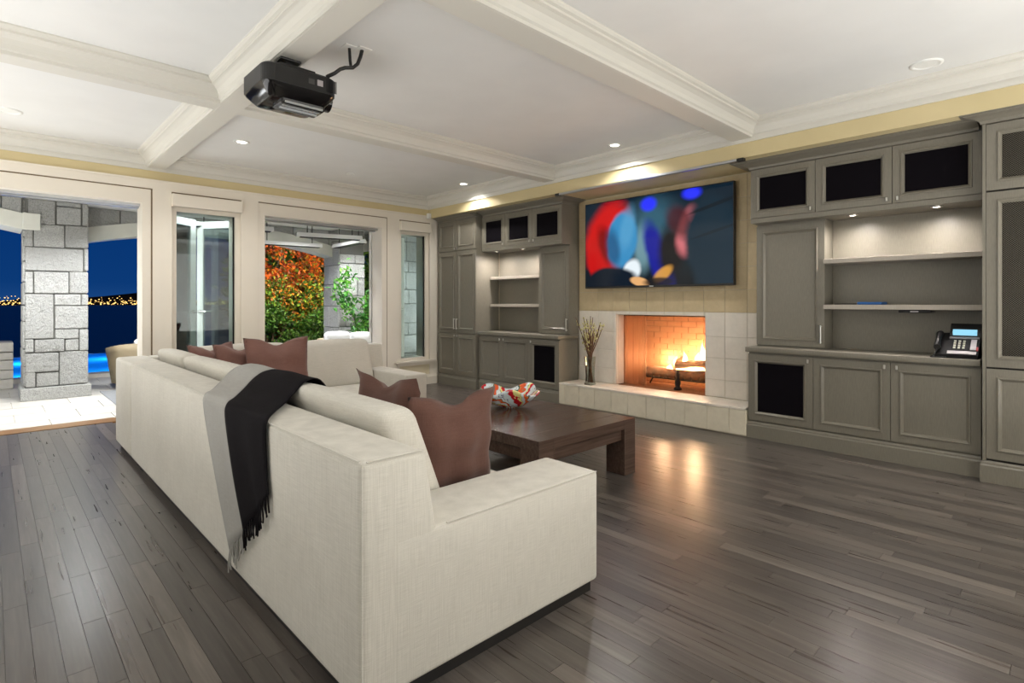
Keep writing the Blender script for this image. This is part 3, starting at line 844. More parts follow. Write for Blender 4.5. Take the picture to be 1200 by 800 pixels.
def base_cab(y0, y1, splits, panels, label, open_side, knobs):
    t = root('base_cabinet', label, 'cabinet', ((XB+XR)/2-.02, (y0+y1)/2, 0))
    MB().box(XB+.022, y0+.001, .0, 6.155, y1-.001, CT).build('carcass', M_cab, t)
    ee = [y0]+splits+[y1]
    for i in range(len(ee)-1):
        kn = knobs[i]; ky = (ee[i]+.045) if kn == 'lo' else (ee[i+1]-.045)
        frame_door(t, XB, ee[i], ee[i+1], .185, .875, panels[i], (ky,.835))
    pl = MB()
    if open_side == 'hi': pl.sweep(PLN, [(XB+.005,y0+.002),(XB+.005,y1+.0),(6.1,y1+.0)], False, -1)
    else: pl.sweep(PLN, [(6.1,y0-.0),(XB+.005,y0-.0),(XB+.005,y1-.002)], False, -1)
    pl.build('plinth', M_cab, t)
    return t
def hutch(y0, y1, door, niche, splits, open_side, label, knobs, shelf_lab, xsh):
    t = root('hutch_cabinet', label, 'cabinet', (6.0, (y0+y1)/2, .945))
    top0, top1 = 2.235, 2.875
    MB().box(XT+.022, y0+.001, top0, XR-.001, y1-.001, top1-.004).build('carcass', M_cab, t)
    MB().box(XD+.022, door[0]+.001, .9455, XR-.001, door[1]-.001, top0-.0005).build('side_column', M_cab, t)
    MB().box(XR-.012, niche[0]+.001, .9455, XR-.001, niche[1]-.001, top0-.0005).build('niche_back', M_cab, t)
    ee = [y0]+splits+[y1]
    for i in range(len(ee)-1):
        ky = ee[i]+.04 if knobs[i] == 'lo' else ee[i+1]-.04
        frame_door(t, XT, ee[i], ee[i+1], 2.285, 2.795, 'cloth', (ky, 2.325), None, .058)
    MB().box(XT+.002, y0+.002, top0+.001, XT+.022, y1-.002, 2.283).build('rail', M_cab, t)
    by = door[0]+.03 if open_side == 'hi' else door[0]+.03
    frame_door(t, XD, door[0], door[1], .955, 2.215, 'wood', None, (door[0]+.03, 1.0, 1.18))
    pr = .16; prof = CRN(2.798, 2.872, pr)
    cr = MB()
    if open_side == 'hi': cr.sweep(prof, [(XT+.01,y0+.02),(XT+.01,y1-.001),(6.13,y1-.001)], False, -1)
    else: cr.sweep(prof, [(6.13,y0+.001),(XT+.01,y0+.001),(XT+.01,y1-.02)], False, -1)
    cr.build('crown', M_cab, t)
    for z in (1.34, 1.785): MB().bbox(xsh, niche[0]+.001, z, XR-.012, niche[1]-.001, z+.045, .003).build('shelf', M_shelf, t)
    for fy in (.26, .79):
        py = niche[0]+(niche[1]-niche[0])*fy; 
        lt = MB().lathe([(.045,0),(.045,-.008),(.03,-.01)], (5.91,py,top0), 20).build('puck_light', M_chrome, t)
        MB().lathe([(.0001,-.006),(.03,-.006)], (5.91,py,top0), 16).build('lens', M_puck, lt)
        lamp('puck_lamp', 'SPOT', (5.91,py,top0-.02), 40, (1,.92,.88), .03, (0,0,0), cone=3.0, blend=1.0)
    return t
# left group (towards the window wall) and right group
base_cab(5.07, 6.80, [5.66,6.25], ['cloth','wood','wood'], 'grey base cabinet with three doors left of the fireplace', 'lo', ['hi','hi','lo'])
base_cab(.577, 2.44, [1.187,1.814], ['wood','wood','cloth'], 'grey base cabinet with three doors right of the fireplace', 'hi', ['hi','lo','lo'])
hutch(5.07, 6.80, (5.07,5.66), (5.66,6.80), [5.66,6.25], 'lo', 'grey hutch with open shelves left of the fireplace', ['hi','lo','lo'], '', 5.98)
hutch(.577, 2.44, (1.775,2.44), (.577,1.775), [1.187,1.814], 'hi', 'grey hutch with open shelves and phone niche right of the television', ['hi','lo','lo'], '', 5.90)
def counter(y0, y1, label):
    tag(MB().bbox(5.70, y0, CT+.001, XR-.002, y1, .944, .005, 2).build('countertop', M_cab, loc=(5.95,(y0+y1)/2,CT)), label, 'countertop')
counter(5.055, 6.798, 'grey worktop on the cabinet left of the fireplace')
counter(.579, 2.455, 'grey worktop under the desk phone right of the fireplace')
def tall(name, y0, y1, xf, rows, label, crown_side, interior=False):
    t = root(name, label, 'cabinet', ((xf+XR)/2, (y0+y1)/2, 0))
    ym = (y0+y1)/2
    if interior:
        c = MB().box(xf+.022,y0+.001,0,XR-.001,y0+.02,2.87).box(xf+.022,y1-.022,0,XR-.001,y1-.001,2.87).box(XR-.02,y0+.02,0,XR-.001,y1-.022,2.87)
        c.box(xf+.022,y0+.02,0,XR-.02,y1-.022,.98).box(xf+.022,y0+.02,2.77,XR-.02,y1-.022,2.87).box(xf+.022,y0+.02,2.24,XR-.02,y1-.022,2.30)
        c.box(xf+.022,ym-.01,.98,xf+.029,ym+.01,2.77)
        c.build('carcass', M_cabdark, t)
        for z in (1.28, 1.55, 1.80, 2.05, 2.52): MB().box(xf+.03,y0+.021,z-.014,XR-.021,y1-.023,z+.014).build('shelf', M_shelf, t)
    else:
        MB().box(xf+.022,y0+.001,0,XR-.001,y1-.001,2.87).build('carcass', M_cab, t)
    MB().box(xf, y1-.022, .17, xf+.022, y1-.0005, 2.80).build('stile', M_cab, t) if interior else None
    yy1 = y1-.022 if interior else y1
    ym = (y0+yy1)/2
    for (z0,z1,pan,hz) in rows:
        for (a,b,kn) in ((y0,ym,'hi'),(ym,yy1,'lo')):
            ky = b-.035 if kn == 'hi' else a+.035
            frame_door(t, xf, a, b, z0, z1, pan, None if isinstance(hz,tuple) else (ky,hz), (ky,)+hz if isinstance(hz,tuple) else None)
    cr = MB(); prof = CRN(2.80, 2.873, .13)
    if crown_side == 'lo': cr.sweep(prof, [(5.655,y0+.001),(xf+.01,y0+.001),(xf+.01,y1-.001)], False, -1)
    else: cr.sweep(prof, [(xf+.01,y0+.001),(xf+.01,y1-.001),(5.655,y1-.001)], False, -1)
    cr.build('crown', M_cab, t)
    pl = MB()
    if crown_side == 'lo': pl.sweep(PLN, [(5.73,y0),(xf+.005,y0),(xf+.005,y1-.002)], False, -1)
    else: pl.sweep(PLN, [(xf+.005,y0+.002),(xf+.005,y1),(5.73,y1)], False, -1)
    pl.build('plinth', M_cab, t)
    return t
tall('tall_cabinet', 6.82, 7.855, XTL, [(.19,.885,'wood',.85),(.895,2.275,'wood',(.96,1.14)),(2.285,2.795,'wood',2.32)], 'tall grey cabinet with six solid doors in the corner by the window', 'lo')
tall('tall_cabinet', -.5, .562, XTR, [(.185,.89,'wood',.85),(.90,2.265,'grille',(1.0,1.2)),(2.275,2.795,'grille',2.32)], 'tall grey cabinet with wire grille doors at the right edge', 'hi', True)
dv = root('audio_receiver', 'black electronic box with a green light behind the wire grille door', 'electronics', (5.95, .2, 1.292))
MB().bbox(5.80, -.05, 1.293, 6.1, .48, 1.40, .006).build('body', M_black, dv)
MB().box(5.797, .30, 1.365, 5.801, .335, 1.38).box(5.797, .30, 1.335, 5.801, .335, 1.35).build('green_led', M_led, dv)

# ---- fireplace: surround tiles, hearth, firebox
XF = 6.16
fp = root('fireplace_surround', 'square travertine tile surround around the fireplace up to the soffit', 'fireplace', (XF+.02, 3.77, .295))
sb = MB()
for (y0,y1,z0,z1) in ((2.45,3.13,.3,1.29),(4.41,5.06,.3,1.29),(3.13,4.41,1.245,1.29)): sb.box(XF+.006, y0, z0, XR-.001, y1, z1)
sb.build('brightened_grout', M_groutlow, fp)  # grout lightened along with the tiles for the brightness around the fire
MB().box(XF+.006, 2.45, 1.29, XR-.001, 5.06, 2.871).build('tan_grout', M_grout, fp)
TS = .262; g = .0025
ty = [2.45, 2.625]
while ty[-1]+TS < 5.05: ty.append(ty[-1]+TS)
ty[-1] = 5.06
def tile(y0,y1,z0,z1,m): MB().bbox(XF+R.uniform(-.001,.001), y0+g, z0+g, XF+.014, y1-g, z1-g, .003).build('tile', m, fp)
zr = [.3, .505, .758, 1.008, 1.29]
for i in range(len(ty)-1):
    for j in range(len(zr)-1):
        a,b,c,d = ty[i], ty[i+1], zr[j], zr[j+1]
        parts = [(a,b)]
        if d <= 1.245+.05:
            # cut around the opening 3.13..4.41
            out = []
            for (p,q) in parts:
                if j < 3:
                    if q <= 3.13 or p >= 4.41: out.append((p,q,c,d))
                    else:
                        if p < 3.13: out.append((p,3.13,c,d))
                        if q > 4.41: out.append((4.41,q,c,d))
                else:
                    if q <= 3.13 or p >= 4.41: out.append((p,q,c,d))
                    else:
                        if p < 3.13: out.append((p,3.13,c,d)); out.append((3.13,q,1.245,d))
                        elif q > 4.41: out.append((4.41,q,c,d)); out.append((p,4.41,1.245,d))
                        else: out.append((p,q,1.245,d))
            for (p,q,c2,d2) in out:
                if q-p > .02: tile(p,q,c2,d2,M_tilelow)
z = 1.29
while z < 2.86:
    z1 = min(z+TS, 2.871)
    for i in range(len(ty)-1): tile(ty[i], ty[i+1], z, z1, M_tileup)
    z = z1
# returns of the opening
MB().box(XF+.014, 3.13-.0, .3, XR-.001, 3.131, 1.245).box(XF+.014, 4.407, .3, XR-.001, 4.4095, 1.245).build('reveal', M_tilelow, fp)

hh = root('hearth', 'raised cream tiled hearth bench in front of the fireplace', 'hearth', (5.93, 3.77, 0))
MB().box(5.735, 2.462, 0, XR-.005, 5.05, .286).build('core', M_grout, hh)
hy_ = [2.46, 2.638, 2.888, 3.155, 3.40, 3.66, 3.922, 4.173, 4.439, 4.704, 4.946, 5.055]
for i in range(len(hy_)-1):
    MB().bbox(5.72+R.uniform(-.001,.001), hy_[i]+.002, .012, 5.74, hy_[i+1]-.002, .272, .004).build('front_tile', M_hearth, hh)
    for (x0,x1) in ((5.715,5.94),(5.94,6.157)):
        MB().bbox(x0+.002, hy_[i]+.002, .274, x1-.002, hy_[i+1]-.002, .2985, .004).build('top_tile', M_tilelow, hh)
MB().bbox(5.73, 2.452, .012, 6.157, 2.466, .272, .004).build('end_tile', M_hearth, hh)

# firebox lining
M_fbrick = tile_mat('sooty_firebrick', (150,104,70), 20)
fb = root('firebox', 'brick-lined firebox inside the fireplace opening', 'fireplace', (6.5, 3.77, .285))
FX0, FX1 = XR+.012, XR+.60
MB().box(FX0, 3.135, .284, FX1, 4.405, .29).build('hearth_floor', M_fbrick, fb)
br = M_fbrick
def brick_wall(fn, u0, u1):
    z = .295; k = 0
    while z < 1.235:
        z1 = min(z+.078, 1.24); u = u0 - (.1 if k % 2 else 0)
        while u < u1:
            a,b = max(u,u0), min(u+.215,u1)
            if b-a > .02: fn(a+.004, b-.004, z+.004, z1-.004)
            u += .215
        z = z1; k += 1
MB().box(FX1, 3.135, .29, FX1+.015, 4.405, 1.242).box(FX0, 3.131, .29, FX1, 3.134, 1.242).box(FX0, 4.406, .29, FX1, 4.409, 1.242).box(FX0,3.135,1.24,FX1,4.405,1.243).build('mortar', mat('sooty_mortar', (116,84,60), .9), fb)
MB().box(XR, 4.400, .3, XR+.125, 4.405, 1.24).build('reveal', M_tilelow, fb)
brick_wall(lambda a,b,c,d: MB().box(FX1-.01,a,c,FX1+.001,b,d).build('brick', br, fb), 3.14, 4.40)
brick_wall(lambda a,b,c,d: MB().box(a,4.395,c,b,4.4065,d).build('brick', br, fb), FX0+.14, FX1-.02)
brick_wall(lambda a,b,c,d: MB().box(a,3.1335,c,b,3.145,d).build('brick', br, fb), FX0+.02, FX1-.02)

gr = root('fire_grate', 'black iron grate holding the burning logs', 'grate', (6.5, 3.6, .29))
GX = 6.42
for i in range(9):
    y = 3.22+i*.112
    MB().tube([(GX-.02,y,.47),(GX+.0,y,.415),(GX+.2,y,.40),(GX+.3,y,.415),(GX+.32,y,.5)], .009, 6).build('bar', M_iron, gr)
MB().tube([(GX+.02,3.2,.405),(GX+.02,4.15,.405)], .009, 6).tube([(GX+.26,3.2,.395),(GX+.26,4.15,.395)], .009, 6).build('cross_bar', M_iron, gr)
for (x,y) in ((GX+.02,3.22),(GX+.02,4.13),(GX+.26,3.22),(GX+.26,4.13)):
    MB().tube([(x,y,.4),(x-.02,y+(.04 if y > 3.6 else -.03),.34),(x-.03,y+(.06 if y > 3.6 else -.05),.291)], .011, 6).build('leg', M_iron, gr)
an = root('andiron', 'dark cast andiron standing before the logs', 'andiron', (6.36,3.62,.291))
MB().lathe([(.001,0),(.05,0),(.05,.02),(.028,.04),(.04,.08),(.036,.12),(.02,.16),(.03,.2),(.02,.24),(.001,.26)], (6.36,3.6,.291), 14).build('post', M_iron, an)
M_log = mat('charred_log', (104,58,30), .9)
_n = noise(M_log, coords(M_log), 16, 5, .7); Lk(M_log, ramp(M_log, _n, [(.35,(28,16,10)),(.55,(110,58,28)),(.75,(170,96,48))]), P(M_log).inputs['Base Color']); bump(M_log, _n, .7, .03)
def log(a, b, r, label):
    a,b = Vector(a), Vector(b); n = 7
    pts = [a.lerp(b,i/n)+Vector((R.gauss(0,.006),R.gauss(0,.004),R.gauss(0,.006))) for i in range(n+1)]
    t = MB().tube(pts, [r*R.uniform(.92,1.08) for _ in pts], 12).build('log', M_log, loc=tuple((a+b)/2))
    tag(t, label, 'log')
log((GX+.07,3.18,.475),(GX+.07,4.16,.475), .062, 'thick front log lying level on the grate')
log((GX+.2,3.2,.47),(GX+.21,4.1,.47), .055, 'log lying behind the thick front log on the grate')
log((GX+.06,3.22,.665),(GX+.11,3.72,.575), .045, 'log propped aslant across the top of the fire')
log((GX+.13,3.72,.60),(GX+.28,3.66,.66), .05, 'short log end-on at the top of the fire')
# flames
M_flame = bpy.data.materials.new('flame'); M_flame.use_nodes = True
_nt = M_flame.node_tree; _nt.nodes.remove(_nt.nodes['Principled BSDF'])
_em = _nt.nodes.new('ShaderNodeEmission'); _tr = _nt.nodes.new('ShaderNodeBsdfTransparent'); _mx = _nt.nodes.new('ShaderNodeMixShader')
_lw = _nt.nodes.new('ShaderNodeTexCoord'); _sz = _nt.nodes.new('ShaderNodeSeparateXYZ'); _nt.links.new(_lw.outputs['Generated'],_sz.inputs[0])
_cr = _nt.nodes.new('ShaderNodeValToRGB'); _nt.links.new(_sz.outputs['Z'],_cr.inputs[0])
_cr.color_ramp.elements[0].color = (1,.72,.34,1); _cr.color_ramp.elements[1].color = (1,.30,.05,1); _cr.color_ramp.elements[0].position = .3
_nt.links.new(_cr.outputs[0],_em.inputs[0]); _em.inputs[1].default_value = 9
_mx.inputs[0].default_value = .75; _nt.links.new(_tr.outputs[0],_mx.inputs[1]); _nt.links.new(_em.outputs[0],_mx.inputs[2]); _nt.links.new(_mx.outputs[0],_nt.nodes['Material Output'].inputs[0])
fl_ = root('fire_flames', 'bright orange flames licking up between the burning logs', 'flames', (GX+.15, 3.5, .47))
for (y,z0,h,wd) in ((3.36,.6,.34,.06),(3.3,.6,.22,.05),(3.43,.6,.2,.05),(3.62,.6,.2,.04),(3.74,.56,.16,.04),(3.27,.5,.16,.07),(3.42,.5,.15,.09),(3.56,.5,.12,.08),(3.68,.5,.1,.07),(3.84,.5,.1,.05)):
    n = 9; pts = []; rs = []
    for i in range(n):
        t = i/(n-1); pts.append((GX+.15+R.gauss(0,.006), y+.02*math.sin(t*5+y*20)*t, z0+h*t)); rs.append(max(.002, wd*(math.sin(math.pi*min(1,t*.8+.25))**1.2)*(1-t)**.55))
    MB().tube(pts, rs, 10).build('flame', M_flame, fl_)
lamp('fire_light', 'POINT', (GX+.16, 3.45, .70), 52, (1,.62,.34), .1)
lamp('fire_light', 'POINT', (GX+.24, 3.98, .62), 18, (1,.62,.34), .1)
# mesh curtain
M_curtain = bpy.data.materials.new('fire_screen_mesh'); M_curtain.use_nodes = True
_nt = M_curtain.node_tree; _b = P(M_curtain); _b.inputs['Base Color'].default_value = (*lin((190,150,118)),1); _b.inputs['Roughness'].default_value = .5; _b.inputs['Metallic'].default_value = .4
_tl = _nt.nodes.new('ShaderNodeBsdfTranslucent'); _tl.inputs[0].default_value = (*lin((250,214,178)),1)
_tr = _nt.nodes.new('ShaderNodeBsdfTransparent'); _m1 = _nt.nodes.new('ShaderNodeMixShader'); _m2 = _nt.nodes.new('ShaderNodeMixShader')
_m1.inputs[0].default_value = .65; _m2.inputs[0].default_value = .6
_nt.links.new(_b.outputs[0],_m1.inputs[1]); _nt.links.new(_tl.outputs[0],_m1.inputs[2]); _nt.links.new(_m1.outputs[0],_m2.inputs[1]); _nt.links.new(_tr.outputs[0],_m2.inputs[2]); _nt.links.new(_m2.outputs[0],_nt.nodes['Material Output'].inputs[0])
fs = root('fire_screen', 'gathered wire mesh curtain drawn to the left of the fire', 'fire screen', (6.335, 4.1, .3))
MB().tube([(6.335,3.14,1.232),(6.335,4.40,1.232)], .007, 8).build('rod', M_iron, fs)
def curtain(y0, y1, n, amp, per):
    c = MB(); vs = []
    for i in range(n+1):
        t = i/n; y = y0+(y1-y0)*t; x = 6.335+amp*math.sin(t*per)+amp*.4*math.sin(t*per*2.3+1)
        vs += [(x, y, 1.233), (x+.004*math.sin(t*9), y, .302)]
    c.add(vs, [(2*i,2*i+2,2*i+3,2*i+1) for i in range(n)], True); return c
curtain(4.06, 4.395, 120, .026, 66).build('mesh_curtain', M_curtain, fs, normals=False)
M_sheer = M_curtain.copy(); M_sheer.name = 'sheer_fire_screen_mesh'
[n for n in M_sheer.node_tree.nodes if n.type == 'MIX_SHADER' and any(l.to_node.type == 'OUTPUT_MATERIAL' for l in n.outputs[0].links)][0].inputs[0].default_value = .86
curtain(3.15, 4.05, 160, .012, 70).build('mesh_curtain', M_sheer, fs, normals=False)

# ---- television
M_tv = bpy.data.materials.new('tv_picture'); M_tv.use_nodes = True
def tv_material(m):
    nt = m.node_tree; b = P(m)
    tc = N(m,'ShaderNodeTexCoord'); sp = N(m,'ShaderNodeSeparateXYZ'); Lk(m, tc.outputs['Generated'], sp.inputs[0])
    U = math_(m,'SUBTRACT',1.0,sp.outputs[1]); V = sp.outputs[2]          # u left->right, v bottom->top
    nz = noise(m, tc.outputs['Generated'], 5, 3)
    col = ramp(m, V, [(0,(4,12,20)),(.5,(10,34,46)),(1,(8,28,42))])
    def blob(col, cu, cv, ru, rv, ang, c, soft=.5, k=1.0):
        ca, sa = math.cos(math.radians(ang)), math.sin(math.radians(ang))
        du = math_(m,'MULTIPLY',math_(m,'SUBTRACT',U,cu),1.78); dv = math_(m,'SUBTRACT',V,cv)
        p = math_(m,'DIVIDE',math_(m,'ADD',math_(m,'MULTIPLY',du,ca),math_(m,'MULTIPLY',dv,sa)),ru*1.78)
        q = math_(m,'DIVIDE',math_(m,'SUBTRACT',math_(m,'MULTIPLY',dv,ca),math_(m,'MULTIPLY',du,sa)),rv)
        d = math_(m,'SQRT',math_(m,'ADD',math_(m,'MULTIPLY',p,p),math_(m,'MULTIPLY',q,q)))
        d = math_(m,'ADD',d,math_(m,'MULTIPLY',math_(m,'SUBTRACT',nz,.5),.35))
        r = N(m,'ShaderNodeMapRange'); r.interpolation_type = 'SMOOTHSTEP'; Lk(m,d,r.inputs[0])
        r.inputs[1].default_value = 1+soft/2; r.inputs[2].default_value = 1-soft/2; r.inputs[3].default_value = 0; r.inputs[4].default_value = k
        return mixc(m, r.outputs[0], col, c)
    for a in ((.52,.62,.16,.3,0,(60,110,130),1.2,.6),(.44,.42,.06,.24,0,(120,160,170),1.0,.7),(.55,.3,.07,.4,20,(10,20,140),.6,1),(.63,.35,.08,.3,0,(8,8,14),.8,1),
              (.74,.55,.07,.25,-12,(206,110,116),.6,.9),(.69,.66,.07,.2,35,(70,16,22),.8,.8),(.9,.35,.17,.55,10,(14,38,52),.3,1),(.9,.8,.16,.02,14,(6,16,24),.6,.8),(.9,.53,.14,.015,14,(8,20,28),.6,.7),
              (.48,.9,.05,.07,0,(40,50,255),.9,1),(.76,.95,.055,.06,0,(40,50,255),.9,1),
              (.18,.56,.17,.44,-14,(196,14,14),.45,1),(.1,.3,.08,.3,8,(190,14,14),.4,1),(.17,.48,.06,.24,20,(90,6,10),.8,.8),
              (.29,.52,.11,.33,-6,(52,134,184),.3,1),(.33,.66,.05,.22,-10,(90,160,200),1.0,.6),(.22,.44,.05,.22,10,(16,60,104),1.0,.7),
              (.36,.17,.06,.14,-25,(225,235,240),.5,1),(.2,.06,.2,.16,0,(10,22,34),.3,1),(.42,.04,.07,.05,-15,(222,168,110),.4,1),(.58,.12,.07,.06,35,(210,150,60),.7,.9),(.55,.03,.1,.05,0,(14,14,18),.6,.9)):
        col = blob(col, *a)
    b.inputs['Base Color'].default_value = (0.004,.004,.004,1); b.inputs['Roughness'].default_value = .12; b.inputs['Specular IOR Level'].default_value = .25
    Lk(m, col, b.inputs['Emission Color']); b.inputs['Emission Strength'].default_value = 1.0
tv_material(M_tv)
tv = root('television', 'large flat television showing a blurred red and blue picture above the fireplace', 'television', (6.1, 3.8, 1.6))
MB().bbox(6.062, 2.735, 1.603, 6.12, 4.865, 2.782, .004).build('housing', M_black, tv)
MB().box(6.0605, 2.745, 1.628, 6.062, 4.856, 2.773).build('screen', M_tv, tv)
MB().box(6.12, 3.4, 1.9, 6.157, 4.2, 2.4).build('wall_bracket', M_black, tv)
MB().box(6.060, 3.77, 1.608, 6.0625, 3.83, 1.622).build('badge', M_steel, tv)
# roller screen slot in the soffit above the television
pslot = root('projection_screen', 'slim silver projection screen slot along the soffit edge above the television', 'screen', (5.53, 3.65, 2.84))
MB().bbox(5.505, 2.46, 2.845, 5.545, 4.87, 2.8715, .004).build('slot_cover', M_steel, pslot)
for y in (2.42, 4.90): MB().bbox(5.50, y-.035, 2.84, 5.555, y+.035, 2.8715, .004).build('end_cap', M_black, pslot)
tag(MB().bbox(5.46, YB-.09, 2.86, 5.52, YB-.022, 2.95, .008, 2).build('motion_sensor', M_white, loc=(5.5,YB-.05,2.9)), 'small white motion sensor in the far corner below the ceiling', 'sensor')

# ================================================================== SOFA
def shearback(x, y, z): return (x, y, z)
sf = root('sectional_sofa', 'large oatmeal linen sectional sofa facing the fireplace, L-shaped', 'sofa', (1.6, 4.0, 0))
ZK = .875
def inner(x, y, z):           # slant the seat side of the long back
    return (x - (.15*((z-.05)/(ZK-.05)) if x > 1.05 else 0), y, z)
MB().soft(.88, 1.642, .055, 1.29, 5.72, ZK, .03, 3, inner, (1,3,3)).build('back_frame', M_linen, sf)
MB().soft(.88, 5.724, .055, 1.29, 6.52, ZK, .03, 3, inner, (1,1,3)).build('back_frame', M_linen, sf)
def inner2(x, y, z): return (x, y + (.13*((z-.05)/(ZK-.05)) if y < 6.36 else 0), z)
MB().soft(1.14, 6.18, .055, 3.68, 6.52, ZK, .022, 3, inner2, (3,1,3)).build('back_frame', M_linen, sf)
MB().soft(1.0, 1.6405, .055, 2.145, 1.985, .585, .022, 3, None, (1,1,1)).build('arm', M_linen, sf)
MB().soft(3.40, 5.30, .055, 3.685, 6.30, .585, .022, 3).build('arm', M_linen, sf)
MB().soft(1.2, 1.97, .055, 2.12, 6.3, .27, .02, 2).build('seat_base', M_linen, sf)
MB().soft(2.1, 5.32, .055, 3.42, 6.3, .27, .02, 2).build('seat_base', M_linen, sf)
for (a,b) in ((1.99,3.4),(3.41,4.86),(4.87,6.2)): MB().soft(1.22, a, .27, 2.14, b, .43, .04, 3, None, (3,3,1), (0,0,.018)).build('seat_cushion', M_linen, sf)
MB().soft(2.15, 5.30, .27, 3.40, 6.2, .43, .04, 3, None, (3,3,1), (0,0,.018)).build('seat_cushion', M_linen, sf)
def bc(x, y, z): return (x - .2*((z-.43)/.52), y, z)
for (a,b) in ((1.995,3.09),(3.11,5.24),(5.26,6.22)):
    MB().soft(1.345, a, .43, 1.535, b, .955, .06, 4, bc, (2,6,4), (.015,.0,.012)).build('back_cushion', M_linen, sf)
def bc2(x, y, z): return (x, y + .17*((z-.43)/.5), z)
for (a,b) in ((1.5,2.4),(2.42,3.40)):
    MB().soft(a, 5.96, .43, b, 6.16, .955, .06, 4, bc2, (5,2,4), (.0,.02,.012)).build('back_cushion', M_linen, sf)
M_plinth = mat('black_sofa_plinth', (18,15,14), .5)
MB().box(.92, 1.67, 0, 2.12, 6.49, .056).box(2.12, 5.33, 0, 3.66, 6.49, .056).build('plinth', M_plinth, sf)
M_seam = mat('seam_thread', (176,170,156), .9)
MB().tube([(.884,1.66,ZK-.002),(.884,5.70,ZK-.002)], .0035, 6).tube([(.884,1.6425,ZK-.006),(.884,1.6425,.07)], .0035, 6).tube([(.9,1.6435,ZK-.002),(1.125,1.6435,ZK-.002)], .0035, 6).tube([(1.23,1.642,.583),(2.13,1.642,.583)], .0035, 6).build('piping', M_linen, sf)

# ---- throw pillows
def pillow(center, u, v, size, thick, label, chop=.0, ear=.07, seed=1, m=None):
    """u = width direction, v = up direction (unit), center of pillow"""
    u = Vector(u).normalized(); v = Vector(v); v = (v-u*v.dot(u)).normalized(); n = u.cross(v)
    c = Vector(center); K = 22; rr = random.Random(seed)
    ph = [rr.uniform(0,6.28) for _ in range(4)]
    def pt(i, j, s):
        a = -1+2*i/K; b = -1+2*j/K
        px = a*(1-ear*(1-b*b)); py = b*(1-ear*(1-a*a))
        if b > -.2:
            dip = chop*math.exp(-(a/.38)**2)*max(0,(b+.2)/1.2)**1.6; py -= dip
            px += .10*chop*a*(b+.2)
        e = (max(0,1-(abs(a)/.92)**2.6))*(max(0,1-(abs(b)/.92)**2.6))
        t = thick*(e**.55) if abs(a) < .92 and abs(b) < .92 else 0
        t *= 1-.35*chop*2*math.exp(-(a/.25)**2)*max(0,b)
        t += .006*math.sin(a*7+ph[0])*math.sin(b*6+ph[1])*(1 if t > .01 else 0)
        wv = .008*math.sin(b*8+ph[2])+.008*math.sin(a*9+ph[3])
        return c + u*(px*size/2) + v*(py*size/2) + n*(s*(t/2+.003)+wv)
    mb = MB()
    for s in (1,-1):
        vs = [pt(i,j,s) for i in range(K+1) for j in range(K+1)]
        mb.add(vs, [(i*(K+1)+j,(i+1)*(K+1)+j,(i+1)*(K+1)+j+1,i*(K+1)+j+1) for i in range(K) for j in range(K)], True)
    base = c - v*size/2
    t = root('throw_pillow', label, 'pillow', tuple(base), None)
    body = mb.build('cover', m or M_pillow, t)
    bm = bmesh.new(); bm.from_mesh(body.data); bmesh.ops.remove_doubles(bm, verts=bm.verts, dist=.0062); bmesh.ops.recalc_face_normals(bm, faces=bm.faces); bm.to_mesh(body.data); bm.free()
    # flange seam
    ring = []
    q = .92
    for k in range(64):
        f = k/64*4; sd = int(f); fr = f-sd
        a,b = ((-q+2*q*fr,-q),(q,-q+2*q*fr),(q-2*q*fr,q),(-q,q-2*q*fr))[sd]
        ring.append(((a+1)/2*K, (b+1)/2*K))
    pts = [pt(i,j,1) for i,j in ring]; pts.append(pts[0])
    MB().tube(pts, .0035, 5, False).build('flange_seam', M_pillow, t)
    return t
pillow((1.50,2.47,.76), (.0,-1,0), (-.18,0,1), .58, .15, 'mauve-brown pillow leaning on the long back, behind the nearest pillow', .2, .06, 1)
pillow((1.65,2.16,.705), (1,.02,0), (-.03,-.05,1), .53, .18, 'mauve-brown pillow nearest the camera, in the corner by the near arm', .2, .06, 2)
pillow((1.52,5.64,.77), (.8,.45,0), (-.05,.2,1), .52, .15, 'leftmost of the three mauve pillows in the far sofa corner', .22, .06, 3, M_pillowfar)
pillow((1.76,5.60,.765), (.9,.25,0), (-.02,.22,1), .52, .15, 'middle one of the three mauve pillows in the far sofa corner', .24, .06, 4, M_pillowfar)
pillow((2.02,5.42,.785), (.98,-.2,0), (.06,.25,1), .58, .16, 'rightmost and largest of the three mauve pillows in the far sofa corner', .22, .06, 5, M_pillowfar)

# ---- throw blanket over the sofa back
LP = [(.868,2.93,.17),(.866,3.16,.48),(.866,3.38,.80),(.876,3.42,.882),(.93,3.50,.897),(1.07,3.82,.905),(1.15,3.90,.955),(1.23,3.93,.982),(1.33,3.95,.972),(1.42,3.97,.85),(1.45,3.98,.70)]
RPp = [(.868,2.42,.58),(.866,2.44,.66),(.866,2.46,.82),(.876,2.47,.882),(.95,2.58,.899),(1.07,2.76,.907),(1.15,2.83,.95),(1.23,2.90,.982),(1.33,2.95,.974),(1.42,2.98,.85),(1.45,3.0,.70)]
def cr_(p, t):
    n = len(p)-1; f = min(max(t,0),.99999)*n; i = int(f); u = f-i
    a,b,c,d = [Vector(p[min(max(k,0),n)]) for k in (i-1,i,i+1,i+2)]
    return .5*((2*b)+(c-a)*u+(2*a-5*b+4*c-d)*u*u+(3*b-a-3*c+d)*u**3)
tb_ = root('throw_blanket', 'two-tone grey and charcoal fringed throw draped over the sofa back', 'blanket', (.95, 3.0, .5))
def bpt(s, t):
    p = cr_(LP,s).lerp(cr_(RPp,s), t)
    k = max(0,1-s*2.6)
    p = p + Vector((-.010*math.sin(t*16+s*3)*k-.008*k, 0, .003*math.sin(t*12+s*8)))
    return p
